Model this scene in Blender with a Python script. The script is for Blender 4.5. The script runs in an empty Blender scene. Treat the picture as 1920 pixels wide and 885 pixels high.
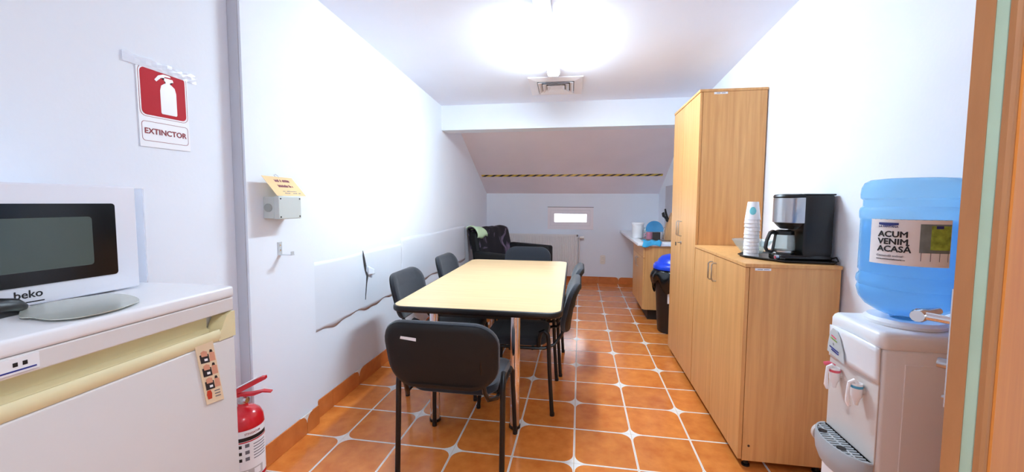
import bpy, bmesh, math, random
from mathutils import Vector, Matrix
random.seed(7)
S = bpy.context.scene
COL = S.collection
PI = math.pi

# ------------------------------------------------------------------ camera
def make_camera():
    pan, tilt, roll, h, f, cy = -.1647, -.0666, .0054, 1.3698, 762.5066, 429.884
    fw = Vector((math.sin(pan)*math.cos(tilt), math.cos(pan)*math.cos(tilt), math.sin(tilt)))
    r = Vector((math.cos(pan), -math.sin(pan), 0)); u = r.cross(fw)
    r2 = r*math.cos(roll) + u*math.sin(roll); u2 = u*math.cos(roll) - r*math.sin(roll)
    cam = bpy.data.cameras.new('camera'); o = bpy.data.objects.new('camera', cam); COL.objects.link(o)
    cam.sensor_fit = 'HORIZONTAL'; cam.sensor_width = 36; cam.lens = f/1920*36
    cam.shift_y = -(442.5-cy)/1920
    cam.clip_start = .05
    m = Matrix.Identity(4)
    for i in range(3):
        m[i][0] = r2[i]; m[i][1] = u2[i]; m[i][2] = -fw[i]
    m[2][3] = h
    o.matrix_world = m
    S.camera = o
make_camera()

# ------------------------------------------------------------------ light and exposure
W = bpy.data.worlds.new('world'); S.world = W; W.use_nodes = True
W.node_tree.nodes['Background'].inputs[0].default_value = (.95, .97, 1, 1)
W.node_tree.nodes['Background'].inputs[1].default_value = 4.0
S.view_settings.view_transform = 'Standard'
S.view_settings.look = 'None'
S.view_settings.gamma = 1
S.view_settings.use_curve_mapping = False
S.view_settings.exposure = 1.5
S.cycles.max_bounces = 16
S.cycles.diffuse_bounces = 10
S.cycles.transparent_max_bounces = 16
TUBE = 64.0            # strength of the ceiling lamp's diffuser
def area_light(name, loc, size, sy, power, color):
    l = bpy.data.lights.new(name, 'AREA'); l.shape = 'RECTANGLE'; l.size = size; l.size_y = sy
    l.energy = power; l.color = color
    o = bpy.data.objects.new(name, l); COL.objects.link(o); o.location = loc
    return o
area_light('added_fill_light', (.5, -.5, 2.6), .6, .6, 13, (.8, .9, 1))  # unseen fill lamp added behind the camera to brighten the near end

# ------------------------------------------------------------------ materials
MATS = {}
def lin(c):
    return tuple((x/255/12.92 if x/255 <= .04045 else ((x/255+.055)/1.055)**2.4) for x in c)
def new_mat(name):
    m = bpy.data.materials.new(name); m.use_nodes = True; MATS[name] = m
    return m, m.node_tree.nodes, m.node_tree.links, m.node_tree.nodes['Principled BSDF']
def coords(n, l, scale=(1, 1, 1)):
    tc = n.new('ShaderNodeTexCoord'); mp = n.new('ShaderNodeMapping'); mp.inputs['Scale'].default_value = scale
    l.new(tc.outputs['Object'], mp.inputs['Vector']); return mp
def mat(name, rgb, rough=.5, metal=0, var=.06, vscale=8, bump=0, bscale=120, spec=.5, coat=0, emit=0, sheen=0):
    m, n, l, b = new_mat(name)
    c = lin(rgb)
    b.inputs['Roughness'].default_value = rough; b.inputs['Metallic'].default_value = metal
    b.inputs['Specular IOR Level'].default_value = spec
    b.inputs['Coat Weight'].default_value = coat
    b.inputs['Sheen Weight'].default_value = sheen
    mp = coords(n, l)
    nz = n.new('ShaderNodeTexNoise'); nz.inputs['Scale'].default_value = vscale; nz.inputs['Detail'].default_value = 3
    l.new(mp.outputs[0], nz.inputs['Vector'])
    rp = n.new('ShaderNodeValToRGB')
    rp.color_ramp.elements[0].position = .3; rp.color_ramp.elements[1].position = .7
    rp.color_ramp.elements[0].color = (*[x*(1-var) for x in c], 1)
    rp.color_ramp.elements[1].color = (*[min(1, x*(1+var)) for x in c], 1)
    l.new(nz.outputs['Fac'], rp.inputs['Fac']); l.new(rp.outputs['Color'], b.inputs['Base Color'])
    if bump:
        n2 = n.new('ShaderNodeTexNoise'); n2.inputs['Scale'].default_value = bscale; n2.inputs['Detail'].default_value = 4
        l.new(mp.outputs[0], n2.inputs['Vector'])
        bp = n.new('ShaderNodeBump'); bp.inputs['Strength'].default_value = bump; bp.inputs['Distance'].default_value = .004
        l.new(n2.outputs['Fac'], bp.inputs['Height']); l.new(bp.outputs['Normal'], b.inputs['Normal'])
    if emit:
        b.inputs['Emission Color'].default_value = (*c, 1); b.inputs['Emission Strength'].default_value = emit
    return m
def wood(name, dark, light, scale=(26, 26, 1.1), rough=.42, spec=.5):
    m, n, l, b = new_mat(name)
    mp = coords(n, l, scale)
    nz = n.new('ShaderNodeTexNoise'); nz.inputs['Scale'].default_value = 1.4; nz.inputs['Detail'].default_value = 5
    nz.inputs['Roughness'].default_value = .6; nz.inputs['Distortion'].default_value = .5
    l.new(mp.outputs[0], nz.inputs['Vector'])
    rp = n.new('ShaderNodeValToRGB')
    rp.color_ramp.elements[0].position = .32; rp.color_ramp.elements[1].position = .7
    rp.color_ramp.elements[0].color = (*lin(dark), 1); rp.color_ramp.elements[1].color = (*lin(light), 1)
    l.new(nz.outputs['Fac'], rp.inputs['Fac']); l.new(rp.outputs['Color'], b.inputs['Base Color'])
    b.inputs['Roughness'].default_value = rough; b.inputs['Specular IOR Level'].default_value = spec
    return m
mat('wall_paint', (232, 238, 246), .75, var=.012, vscale=2, bump=.12, bscale=60)
mat('ceiling_paint', (232, 237, 250), .8, var=.012, vscale=2, bump=.1, bscale=50)
mat('attic_paint', (246, 238, 242), .8, var=.03, vscale=1.5, bump=.1, bscale=50)
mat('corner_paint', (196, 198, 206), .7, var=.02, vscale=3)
mat('sheet', (226, 232, 240), .38, var=.012, vscale=3)
mat('painted_tear_shade', (60, 58, 60), .8)
mat('grout', (196, 160, 112), .8, var=.2, vscale=30)
mat('tile_white', (236, 232, 226), .28, var=.04, vscale=20)
def tile_mat(name, dark, light, rough):
    m, n, l, b = new_mat(name)
    tc = n.new('ShaderNodeTexCoord'); oi = n.new('ShaderNodeObjectInfo')
    nz = n.new('ShaderNodeTexNoise'); nz.inputs['Scale'].default_value = 14; nz.inputs['Detail'].default_value = 5
    nz.noise_dimensions = '4D'
    l.new(tc.outputs['Object'], nz.inputs['Vector'])
    mu = n.new('ShaderNodeMath'); mu.operation = 'MULTIPLY'; mu.inputs[1].default_value = 40
    l.new(oi.outputs['Random'], mu.inputs[0]); l.new(mu.outputs[0], nz.inputs['W'])
    rp = n.new('ShaderNodeValToRGB'); rp.color_ramp.elements[0].position = .3; rp.color_ramp.elements[1].position = .72
    rp.color_ramp.elements[0].color = (*lin(dark), 1); rp.color_ramp.elements[1].color = (*lin(light), 1)
    l.new(nz.outputs['Fac'], rp.inputs['Fac'])
    hs = n.new('ShaderNodeHueSaturation'); mr = n.new('ShaderNodeMapRange')
    mr.inputs['To Min'].default_value = .92; mr.inputs['To Max'].default_value = 1.08
    l.new(oi.outputs['Random'], mr.inputs['Value']); l.new(mr.outputs[0], hs.inputs['Value'])
    l.new(rp.outputs['Color'], hs.inputs['Color']); l.new(hs.outputs['Color'], b.inputs['Base Color'])
    b.inputs['Roughness'].default_value = rough
    bp = n.new('ShaderNodeBump'); bp.inputs['Strength'].default_value = .06; bp.inputs['Distance'].default_value = .003
    l.new(nz.outputs['Fac'], bp.inputs['Height']); l.new(bp.outputs['Normal'], b.inputs['Normal'])
    return m
tile_mat('terracotta', (204, 112, 46), (228, 140, 66), .17)
tile_mat('terracotta_skirting', (196, 108, 50), (218, 132, 68), .3)
wood('beech', (204, 146, 86), (225, 170, 107))
wood('beech_edge', (160, 112, 64), (186, 134, 82))
wood('table_wood', (226, 186, 134), (238, 202, 152), (1.2, 20, 20), .33)
wood('door_wood', (166, 110, 66), (184, 126, 78), (14, 14, 1.2), .45)
wood('door_gloss', (216, 130, 56), (234, 152, 72), (10, 10, .8), .45, .3)
wood('knife_block_wood', (190, 140, 92), (214, 166, 116), (40, 40, 4))
mat('door_seal', (176, 200, 176), .5, var=.05)
mat('black_plastic', (11, 11, 13), .4, var=.1)
mat('black_gloss', (8, 8, 10), .12, var=.05)
mat('black_frame', (9, 9, 10), .35, var=.05)
mat('chair_fabric', (29, 34, 43), .85, var=.14, vscale=160, bump=.3, bscale=500, sheen=.25)
mat('chair_shell', (5, 5, 6), .6, var=.1, bump=.1, bscale=300)
mat('chrome', (225, 225, 228), .1, 1, var=.01)
mat('steel', (190, 190, 192), .28, 1, var=.05)
mat('galvanised', (196, 200, 204), .45, .2)
mat('dark_metal', (90, 88, 86), .4, 1)
mat('appliance_white', (232, 232, 234), .3, var=.01)
mat('fridge_front', (216, 211, 208), .38, var=.015, vscale=3)
mat('cream_plastic', (226, 214, 170), .45, var=.02)
mat('microwave_white', (226, 228, 236), .3, var=.01)
mat('oven_window', (74, 84, 78), .16, var=.05)
mat('oven_glass', (7, 7, 9), .14, var=.02)
mat('paper_white', (240, 240, 242), .6, var=.01)
mat('sign_white', (242, 244, 248), .35, var=.01)
mat('sign_red', (186, 22, 38), .6, var=.03, spec=.25)
mat('text_red', (140, 20, 35), .5)
mat('text_black', (20, 20, 24), .5)
mat('text_grey', (110, 110, 120), .5)
mat('text_blue', (40, 52, 130), .5)
mat('text_maroon', (120, 30, 60), .6)
mat('notice_paper', (236, 200, 146), .7, var=.06, vscale=15)
mat('box_grey', (200, 206, 202), .5, var=.02)
mat('box_grey_dark', (160, 166, 162), .5, var=.02)
mat('extinguisher_red', (206, 22, 34), .22, var=.03, coat=.3)
mat('label_silver', (190, 186, 186), .5)
mat('magnet_paper', (228, 204, 170), .5, var=.05)
mat('magnet_dark', (40, 36, 40), .5)
mat('magnet_skin', (214, 150, 122), .5)
mat('magnet_red', (196, 60, 36), .5)
mat('radiator_white', (226, 224, 222), .4, var=.01)
mat('window_frame', (238, 232, 236), .4, var=.01)
mat('socket', (232, 228, 220), .4, var=.01)
mat('tape_yellow', (232, 196, 70), .5)
mat('tape_black', (16, 16, 16), .5)
mat('vent_white', (232, 230, 236), .5, var=.01)
mat('vent_dark', (70, 70, 74), .8)
mat('lamp_housing', (236, 240, 246), .5, var=.01)
mat('worktop', (236, 238, 240), .35, var=.01)
mat('sink_steel', (170, 170, 168), .3, 1)
mat('plinth', (28, 24, 22), .6)
mat('bin_black', (18, 18, 20), .45)
mat('bin_blue', (24, 70, 214), .3)
mat('bag_black', (12, 12, 14), .22, var=.1)
mat('cloth_blue', (70, 180, 226), .7, bump=.3, bscale=80)
mat('plate_blue', (60, 140, 190), .3)
mat('cup_pink', (196, 130, 150), .35)
mat('cup_white', (240, 240, 242), .4, var=.01)
mat('cup_print', (120, 210, 220), .5)
mat('mug_white', (244, 244, 246), .25)
mat('dispenser_white', (238, 240, 243), .32, var=.01)
mat('dispenser_recess', (214, 206, 200), .35, var=.01)
mat('dispenser_grey', (170, 176, 180), .4, var=.02)
mat('badge_grey', (196, 204, 206), .35)
mat('tap_red', (222, 90, 110), .4)
mat('tap_blue', (80, 170, 210), .4)
mat('leaf_green', (150, 176, 70), .6, var=.35, vscale=60)
mat('photo_grey', (120, 132, 132), .5, var=.2, vscale=40)
mat('blade_steel', (206, 210, 198), .25, .55)
mat('towel_green', (206, 232, 190), .85, bump=.4, bscale=60)
mat('sofa_black', (9, 9, 11), .7, var=.2, bump=.2, bscale=200)
mat('wall_panel_grey', (196, 194, 200), .5, var=.02)
def throw_mat():
    m, n, l, b = new_mat('throw')
    mp = coords(n, l, (3, 3, 2.2))
    nz = n.new('ShaderNodeTexNoise'); nz.inputs['Scale'].default_value = 1.6; nz.inputs['Detail'].default_value = 2
    nz.inputs['Distortion'].default_value = 2.2
    l.new(mp.outputs[0], nz.inputs['Vector'])
    rp = n.new('ShaderNodeValToRGB'); e = rp.color_ramp.elements
    e[0].position = .52; e[0].color = (*lin((22, 16, 24)), 1); e[1].position = .66; e[1].color = (*lin((118, 100, 124)), 1)
    l.new(nz.outputs['Fac'], rp.inputs['Fac']); l.new(rp.outputs['Color'], b.inputs['Base Color'])
    b.inputs['Roughness'].default_value = .75
throw_mat()
def clear_mat(name, rgb, transp, rough=.05, diff=None):
    """thin clear or tinted plastic or glass: transparent + gloss + a little diffuse"""
    m, n, l, b = new_mat(name); out = n['Material Output']
    t = n.new('ShaderNodeBsdfTransparent'); t.inputs[0].default_value = (*lin(rgb), 1)
    b.inputs['Base Color'].default_value = (*lin(diff or rgb), 1); b.inputs['Roughness'].default_value = rough
    mx = n.new('ShaderNodeMixShader'); mx.inputs[0].default_value = 1-transp
    l.new(t.outputs[0], mx.inputs[1]); l.new(b.outputs[0], mx.inputs[2]); l.new(mx.outputs[0], out.inputs['Surface'])
    return m
clear_mat('clear_glass', (240, 246, 246), .78)
clear_mat('clear_plastic', (246, 249, 253), .72, .15, (235, 240, 248))
clear_mat('tape_film', (250, 252, 255), .45, .12, (248, 250, 255))
clear_mat('pane_glass', (252, 252, 255), .93)
def bottle_mat():
    m, n, l, b = new_mat('bottle_blue'); out = n['Material Output']
    t = n.new('ShaderNodeBsdfTransparent'); t.inputs[0].default_value = (*lin((216, 238, 255)), 1)
    tr = n.new('ShaderNodeBsdfTranslucent'); tr.inputs[0].default_value = (*lin((172, 234, 255)), 1)
    b.inputs['Base Color'].default_value = (*lin((140, 214, 255)), 1); b.inputs['Roughness'].default_value = .08
    m1 = n.new('ShaderNodeMixShader'); m1.inputs[0].default_value = .5
    m2 = n.new('ShaderNodeMixShader'); m2.inputs[0].default_value = .34
    l.new(tr.outputs[0], m1.inputs[1]); l.new(b.outputs[0], m1.inputs[2])
    l.new(t.outputs[0], m2.inputs[1]); l.new(m1.outputs[0], m2.inputs[2]); l.new(m2.outputs[0], out.inputs['Surface'])
bottle_mat()
clear_mat('water_clear', (222, 241, 255), .86, .05, (150, 212, 252))
m, n, l, b = new_mat('lamp_diffuser')
em = n.new('ShaderNodeEmission'); em.inputs[0].default_value = (.69, .865, 1, 1); em.inputs[1].default_value = TUBE
l.new(em.outputs[0], n['Material Output'].inputs['Surface'])
mat('lamp_end', (226, 244, 255), .4, var=.01, emit=.3)

# ------------------------------------------------------------------ building helpers
ORI = {}
def thing(name, label, cat, loc=(0, 0, 0), rotz=0, group=None, local=False):
    """Empty at a thing's base; parts are written in world space unless local"""
    o = bpy.data.objects.new(name, None); COL.objects.link(o)
    o.empty_display_size = .1
    o.location = loc; o.rotation_euler = (0, 0, rotz)
    ORI[o.name] = Vector((0, 0, 0)) if local else Vector(loc)
    return tag(o, label, cat, group)
def tag(o, label=None, cat=None, group=None, kind=None):
    if label: o['label'] = label
    if cat: o['category'] = cat
    if group: o['group'] = group
    if kind: o['kind'] = kind
    return o
class MB:
    def __init__(s): s.bm = bmesh.new()
    def box(s, a, b, bev=0, seg=2):
        a, b = [min(x, y) for x, y in zip(a, b)], [max(x, y) for x, y in zip(a, b)]
        t = bmesh.new()
        bmesh.ops.create_cube(t, size=1)
        for v in t.verts: v.co = Vector([(a[i]+b[i])/2 + v.co[i]*(b[i]-a[i]) for i in range(3)])
        if bev: bmesh.ops.bevel(t, geom=t.edges[:], offset=bev, segments=seg, affect='EDGES', profile=.5)
        return s.add(t)
    def add(s, t, M=None):
        me = bpy.data.meshes.new('tmp'); t.to_mesh(me); t.free()
        if M is not None: me.transform(M)
        s.bm.from_mesh(me); bpy.data.meshes.remove(me); return s
    def tube(s, pts, r, seg=10, cap=True, closed=False):
        pts = [Vector(p) for p in pts]; N = len(pts)
        rs = r if isinstance(r, (list, tuple)) else [r]*N
        rings = []; prev = None
        for i, p in enumerate(pts):
            if closed: d = pts[(i+1) % N]-pts[i-1]
            else: d = pts[min(i+1, N-1)]-pts[max(i-1, 0)]
            d.normalize()
            if prev is None: x = d.orthogonal().normalized()
            else:
                x = prev - d*prev.dot(d); x.normalize()
            prev = x; y = d.cross(x)
            rings.append([s.bm.verts.new(p + (x*math.cos(2*PI*k/seg)+y*math.sin(2*PI*k/seg))*rs[i]) for k in range(seg)])
        for i in range(N if closed else N-1):
            A, B = rings[i], rings[(i+1) % N]
            for k in range(seg): s.bm.faces.new((A[k], A[(k+1) % seg], B[(k+1) % seg], B[k]))
        if cap and not closed:
            s.bm.faces.new(rings[0][::-1]); s.bm.faces.new(rings[-1])
        return s
    def lathe(s, prof, c=(0, 0, 0), seg=28, a0=0, a1=2*PI, axis='z'):
        full = abs(a1-a0-2*PI) < 1e-6
        K = seg if full else seg+1
        rows = []
        for r, z in prof:
            if r < 1e-6: rows.append([s.bm.verts.new(s._ax(0, 0, z, c, axis))]); continue
            rows.append([s.bm.verts.new(s._ax(r*math.cos(a0+(a1-a0)*k/seg), r*math.sin(a0+(a1-a0)*k/seg), z, c, axis)) for k in range(K)])
        for A, B in zip(rows, rows[1:]):
            for k in range(seg):
                k2 = (k+1) % K
                if len(A) == 1 and len(B) == 1: continue
                if len(A) == 1: s.bm.faces.new((A[0], B[k2], B[k]))
                elif len(B) == 1: s.bm.faces.new((A[k], A[k2], B[0]))
                else: s.bm.faces.new((A[k], A[k2], B[k2], B[k]))
        return s
    @staticmethod
    def _ax(x, y, z, c, axis):
        if axis == 'z': v = (x, y, z)
        elif axis == 'x': v = (z, x, y)
        else: v = (x, z, y)
        return Vector(v)+Vector(c)
    def prism(s, poly, fn, d0, d1):
        """polygon (u,v) pushed along w from d0 to d1; fn(u,v,w) -> point"""
        A = [s.bm.verts.new(fn(u, v, d0)) for u, v in poly]; B = [s.bm.verts.new(fn(u, v, d1)) for u, v in poly]
        N = len(poly)
        s.bm.faces.new(A[::-1]); s.bm.faces.new(B)
        for k in range(N): s.bm.faces.new((A[k], A[(k+1) % N], B[(k+1) % N], B[k]))
        return s
    def loft(s, loops, fn, cap=True):
        """loops: list of lists of (u,v,w)"""
        R = [[s.bm.verts.new(fn(*p)) for p in L] for L in loops]
        for A, B in zip(R, R[1:]):
            N = len(A)
            for k in range(N): s.bm.faces.new((A[k], A[(k+1) % N], B[(k+1) % N], B[k]))
        if cap: s.bm.faces.new(R[0][::-1]); s.bm.faces.new(R[-1])
        return s
    def grid(s, nu, nv, fn):
        V = [[s.bm.verts.new(fn(i/nu, j/nv)) for j in range(nv+1)] for i in range(nu+1)]
        for i in range(nu):
            for j in range(nv): s.bm.faces.new((V[i][j], V[i+1][j], V[i+1][j+1], V[i][j+1]))
        return s
    def build(s, name, m, parent=None, smooth=False, kind=None, label=None):
        me = bpy.data.meshes.new(name)
        bmesh.ops.recalc_face_normals(s.bm, faces=s.bm.faces[:])
        off = ORI.get(parent.name, Vector((0, 0, 0))) if parent else Vector((0, 0, 0))
        for v in s.bm.verts: v.co -= off
        s.bm.to_mesh(me); s.bm.free()
        me.materials.append(MATS[m])
        if smooth:
            me.polygons.foreach_set('use_smooth', [True]*len(me.polygons))
            me.set_sharp_from_angle(angle=math.radians(40))
        o = bpy.data.objects.new(name, me); COL.objects.link(o)
        if parent: o.parent = parent
        ORI[o.name] = off
        if kind: o['kind'] = kind
        if label: o['label'] = label
        return o
def IDN(u, v, w): return Vector((u, v, w))
def rrect(w, h, r, seg=5, cx=0, cy=0):
    out = []
    for qx, qy, a in ((1, 1, 0), (-1, 1, PI/2), (-1, -1, PI), (1, -1, 1.5*PI)):
        for k in range(seg+1):
            t = a+PI/2*k/seg
            out.append((cx+qx*(w/2-r)+r*math.cos(t), cy+qy*(h/2-r)+r*math.sin(t)))
    return out
def inset(poly, d):
    """shrink a convex loop towards its inside by d"""
    N = len(poly); out = []
    for i in range(N):
        p0, p, p1 = Vector(poly[i-1]), Vector(poly[i]), Vector(poly[(i+1) % N])
        e = (p1-p0); e.normalize()
        out.append((p.x-e.y*d, p.y+e.x*d))
    return out
def pad(mb, poly, levels, fn=IDN):
    """levels: (inset, w)"""
    return mb.loft([[(u, v, w) for u, v in inset(poly, d)] for d, w in levels], fn)
def text_mesh(body, size, bold=0, spacing=1, align='CENTER'):
    cu = bpy.data.curves.new('t', 'FONT'); cu.body = body; cu.size = size; cu.align_x = align; cu.align_y = 'CENTER'
    cu.offset = bold; cu.extrude = .0004; cu.space_character = spacing; cu.resolution_u = 3
    o = bpy.data.objects.new('t', cu); COL.objects.link(o)
    dg = bpy.context.evaluated_depsgraph_get(); dg.update()
    me = bpy.data.meshes.new_from_object(o.evaluated_get(dg))
    bpy.data.objects.remove(o); bpy.data.curves.remove(cu)
    return me
def text(name, body, size, fn, m, parent, bold=0, spacing=1, sx=1, align='CENTER'):
    """fn maps flat (u,v,w) to the world; bold thickens the strokes by overlaying shifted copies"""
    src = text_mesh(body, size, 0, spacing, align); off = ORI.get(parent.name, Vector((0, 0, 0)))
    bm = bmesh.new()
    for k, (du_, dv_) in enumerate(((0, 0), (1, 0), (-1, 0), (0, 1), (0, -1)) if bold else ((0, 0),)):
        t = src.copy()
        for v in t.vertices: v.co = Vector(fn(v.co.x*sx+du_*bold, v.co.y+dv_*bold, v.co.z+.00002*k))-off
        bm.from_mesh(t); bpy.data.meshes.remove(t)
    me = bpy.data.meshes.new(name); bm.to_mesh(me); bm.free(); bpy.data.meshes.remove(src)
    me.materials.clear(); me.materials.append(MATS[m])
    for p_ in me.polygons: p_.material_index = 0
    o = bpy.data.objects.new(name, me); COL.objects.link(o); o.parent = parent; ORI[o.name] = off
    return o
def copy_tree(o, parent=None):
    c = o.copy(); COL.objects.link(c)
    if parent: c.parent = parent
    for ch in o.children: copy_tree(ch, c)
    return c
def struct(mb, name, m, label=None):
    o = mb.build(name, m); o['kind'] = 'structure'
    if label: o['label'] = label
    return o

# ------------------------------------------------------------------ room shell
XL, XP, XS, XR = -1.612, -1.572, -1.637, 1.275      # far left wall, pier, sign wall, right wall
YB = 6.98                                            # back wall
CA, CB = 2.725, .0513                                # ceiling falls gently towards the back
def cz(y): return CA-CB*y
Y0 = -1.3
fl = struct(MB().box((-1.8, Y0, -.12), (2.6, 7.2, -.0025)), 'floor', 'grout', 'glazed terracotta tile floor with white star corners')
# tiles: square, two opposite corners rounded so that four meet around a white star
T, TX, TY = .33, -.0094, 2.0815
def tile_mesh(name, flip):
    bm = bmesh.new(); h = T/2-.0012; bd = .0042; hi = h-bd; R = .062; r0 = .004
    inn, out = [], []
    for q, (sx, sy) in enumerate(((1, 1), (-1, 1), (-1, -1), (1, -1))):
        star = (q % 2 == 1) if flip else (q % 2 == 0)
        r = R if star else r0
        K = 6 if star else 2
        for k in range(K+1):
            t = PI/2*(k/K if sx*sy > 0 else 1-k/K)
            x, y = sx*(hi-r+r*math.cos(t)), sy*(hi-r+r*math.sin(t))
            if abs(t-PI/4) < 1e-6: ox, oy = sx*h, sy*h
            elif t < PI/4: ox, oy = sx*h, y
            else: ox, oy = x, sy*h
            inn.append((x, y)); out.append((ox, oy))
    N = len(inn)
    I = [bm.verts.new((x, y, 0)) for x, y in inn]; O = [bm.verts.new((x, y, 0)) for x, y in out]
    D = [bm.verts.new((x, y, -.006)) for x, y in out]
    f = bm.faces.new(I); f.material_index = 0
    for k in range(N):
        j = (k+1) % N
        for q in ((O[k], O[j], I[j], I[k]), (D[k], D[j], O[j], O[k])):
            if len({tuple(v.co) for v in q}) < 3: continue
            g = bm.faces.new(q); g.material_index = 1
    bmesh.ops.recalc_face_normals(bm, faces=bm.faces[:])
    me = bpy.data.meshes.new(name); bm.to_mesh(me); bm.free()
    me.materials.append(MATS['terracotta']); me.materials.append(MATS['tile_white'])
    return me
TM = [tile_mesh('floor_tile', False), tile_mesh('floor_tile_mirrored', True)]
for j in range(-7, 15):
    for i in range(-5, 4):
        o = bpy.data.objects.new('floor_tile', TM[(i+j) % 2]); COL.objects.link(o); o.parent = fl
        o.location = (TX+(i+.5)*T, TY+(j+.5)*T, 0)
WT = .15
struct(MB().box((XL-WT, 2.2, 0), (XL, YB+WT, 2.75)), 'wall_left', 'wall_paint', 'white painted left wall')
struct(MB().box((XL-WT, 1.715, 0), (XP, 2.2, 2.75)), 'wall_left_pier', 'wall_paint', 'white wall pier standing proud of the left wall')
struct(MB().box((XS-WT, Y0, 0), (XS, 1.715, 2.85)), 'wall_left_entrance', 'wall_paint', 'white left wall behind the refrigerator')
struct(MB().box((XR, 1.45, 0), (XR+.3, YB+WT, 2.75)), 'wall_right', 'wall_paint', 'white painted right wall')
struct(MB().box((2.5, Y0, 0), (2.6, 1.45, 2.85)), 'wall_corridor', 'wall_paint')
struct(MB().box((XR+.3, 1.45, 0), (2.6, 1.6, 2.85)), 'wall_passage', 'wall_paint')
struct(MB().box((-1.8, Y0-.1, 0), (2.6, Y0, 2.85)), 'wall_front', 'wall_paint')
WX0, WX1, WZ0, WZ1 = -.54, .228, .925, 1.287
bw = MB()
bw.box((XL, YB, 0), (WX0, YB+WT, 1.6)).box((WX1, YB, 0), (XR, YB+WT, 1.6))
bw.box((WX0, YB, 0), (WX1, YB+WT, WZ0)).box((WX0, YB, WZ1), (WX1, YB+WT, 1.6))
struct(bw, 'wall_back', 'wall_paint', 'low white back wall under the sloped ceiling')
c = MB()
c.prism([(Y0, cz(Y0)), (4.7, cz(4.7)), (4.7, cz(4.7)+.12), (Y0, cz(Y0)+.12)], lambda u, v, w: Vector((w, u, v)), -1.8, 2.6)
struct(c, 'ceiling', 'ceiling_paint', 'flat white ceiling')
struct(MB().box((XL, 4.628, 2.204), (XR, 4.84, 2.52)), 'trim_1', 'wall_paint', 'white downstand beam across the ceiling')
SA = 1.52; SB = .5
def sz(y): return SA+SB*(YB-y)
c = MB(); ya, yb = 4.5, YB+.1
c.prism([(ya, sz(ya)), (yb, sz(yb)), (yb, sz(yb)+.1), (ya, sz(ya)+.1)], lambda u, v, w: Vector((w, u, v)), XL-.1, XR+.1)
struct(c, 'ceiling_attic', 'attic_paint', 'sloped attic ceiling behind the beam')
# skirting tiles
def skirting(name, label, length, place, n0=0, first=.33):
    """place(s, z, d) -> point; s runs along the wall, d out of it"""
    o = struct(MB().prism([(0, 0), (length, 0), (length, .112), (0, .112)], lambda u, v, w: place(u, v, w), .0, .004), name, 'grout', label)
    s = 0; k = n0; w = first
    while s < length-.01:
        e = min(s+w, length); w = .33
        mb = MB(); poly = []
        L0, L1 = s+.0015, e-.0015; H = .117; R = .05
        if k % 2 == 0: poly = [(L0, .002), (L1, .002)]+[(L1-R+R*math.cos(PI/2*q/4), H-R+R*math.sin(PI/2*q/4)) for q in range(5)]+[(L0, H)]
        else: poly = [(L0, .002), (L1, .002), (L1, H)]+[(L0+R-R*math.sin(PI/2*q/4), H-R+R*math.cos(PI/2*q/4)) for q in range(5)]
        if L1-L0 < .08: poly = [(L0, .002), (L1, .002), (L1, H), (L0, H)]
        mb.prism(poly, lambda u, v, w_: place(u, v, w_), .004, .010)
        t = mb.build('skirting_tile', 'terracotta_skirting', o)
        mb = MB(); 
        if len(poly) > 4:
            if k % 2 == 0: cp = [(L1, H-R), (L1, H), (L1-R, H)]+[(L1-R+R*math.cos(PI/2*q/4), H-R+R*math.sin(PI/2*q/4)) for q in range(3, 0, -1)]
            else: cp = [(L0, H-R), (L0, H), (L0+R, H)]+[(L0+R-R*math.sin(PI/2*q/4), H-R+R*math.cos(PI/2*q/4)) for q in range(1, 4)]
            mb.prism(cp, lambda u, v, w_: place(u, v, w_), .004, .0095)
            mb.build('white_corner', 'tile_white', t)
        s = e; k += 1
    return o
skirting('baseboard_left', 'terracotta tile skirting along the left wall', YB-.015-2.2, lambda s, z, d: Vector((XL+d, 2.2+s, z)), 1, .2)
skirting('baseboard_pier', 'terracotta tile skirting around the wall pier', 2.2-1.715, lambda s, z, d: Vector((XP+d, 1.715+s, z)), 0, .37)
skirting('baseboard_back', 'terracotta tile skirting along the back wall', XR-XL-.02, lambda s, z, d: Vector((XL+.011+s, YB-d, z)), 0, .28)
# pier edge strip
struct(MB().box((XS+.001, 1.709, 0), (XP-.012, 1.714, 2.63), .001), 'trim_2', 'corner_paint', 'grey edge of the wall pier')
# window
win = tag(MB().box((WX0-.004, YB-.004, WZ0-.012), (WX1+.004, YB+.02, WZ0), .002).build('window_1', 'window_frame'), 'small white framed window low in the back wall', kind='structure')
f = MB()
def frame_ring(mb, x0, x1, z0, z1, t, ya, yb):
    mb.box((x0, ya, z0), (x1, yb, z0+t)).box((x0, ya, z1-t), (x1, yb, z1)).box((x0, ya, z0+t), (x0+t, yb, z1-t)).box((x1-t, ya, z0+t), (x1, yb, z1-t))
frame_ring(f, WX0, WX1, WZ0, WZ1, .05, YB-.006, YB+.08); f.build('window_frame', 'window_frame', win)
MB().box((WX0-.004, YB-.003, WZ1), (WX1+.004, YB, WZ1+.008)).build('gasket', 'dark_metal', win)
g_ = MB(); frame_ring(g_, WX0+.05, WX1-.05, WZ0+.05, WZ1-.05, .003, YB-.001, YB+.06); g_.build('gasket', 'corner_paint', win)
f = MB(); frame_ring(f, WX0+.053, WX1-.053, WZ0+.053, WZ1-.053, .06, YB-.012, YB+.06); f.build('sash', 'window_frame', win)
MB().box((WX0+.105, YB+.03, WZ0+.105), (WX1-.105, YB+.038, WZ1-.105)).build('pane', 'pane_glass', win)
h = MB(); h.box((-.02, YB-.008, WZ0+.06), (.0, YB+.001, WZ0+.1)).box((-.06, YB-.03, WZ0+.075), (0, YB-.008, WZ0+.088), .003)
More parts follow.
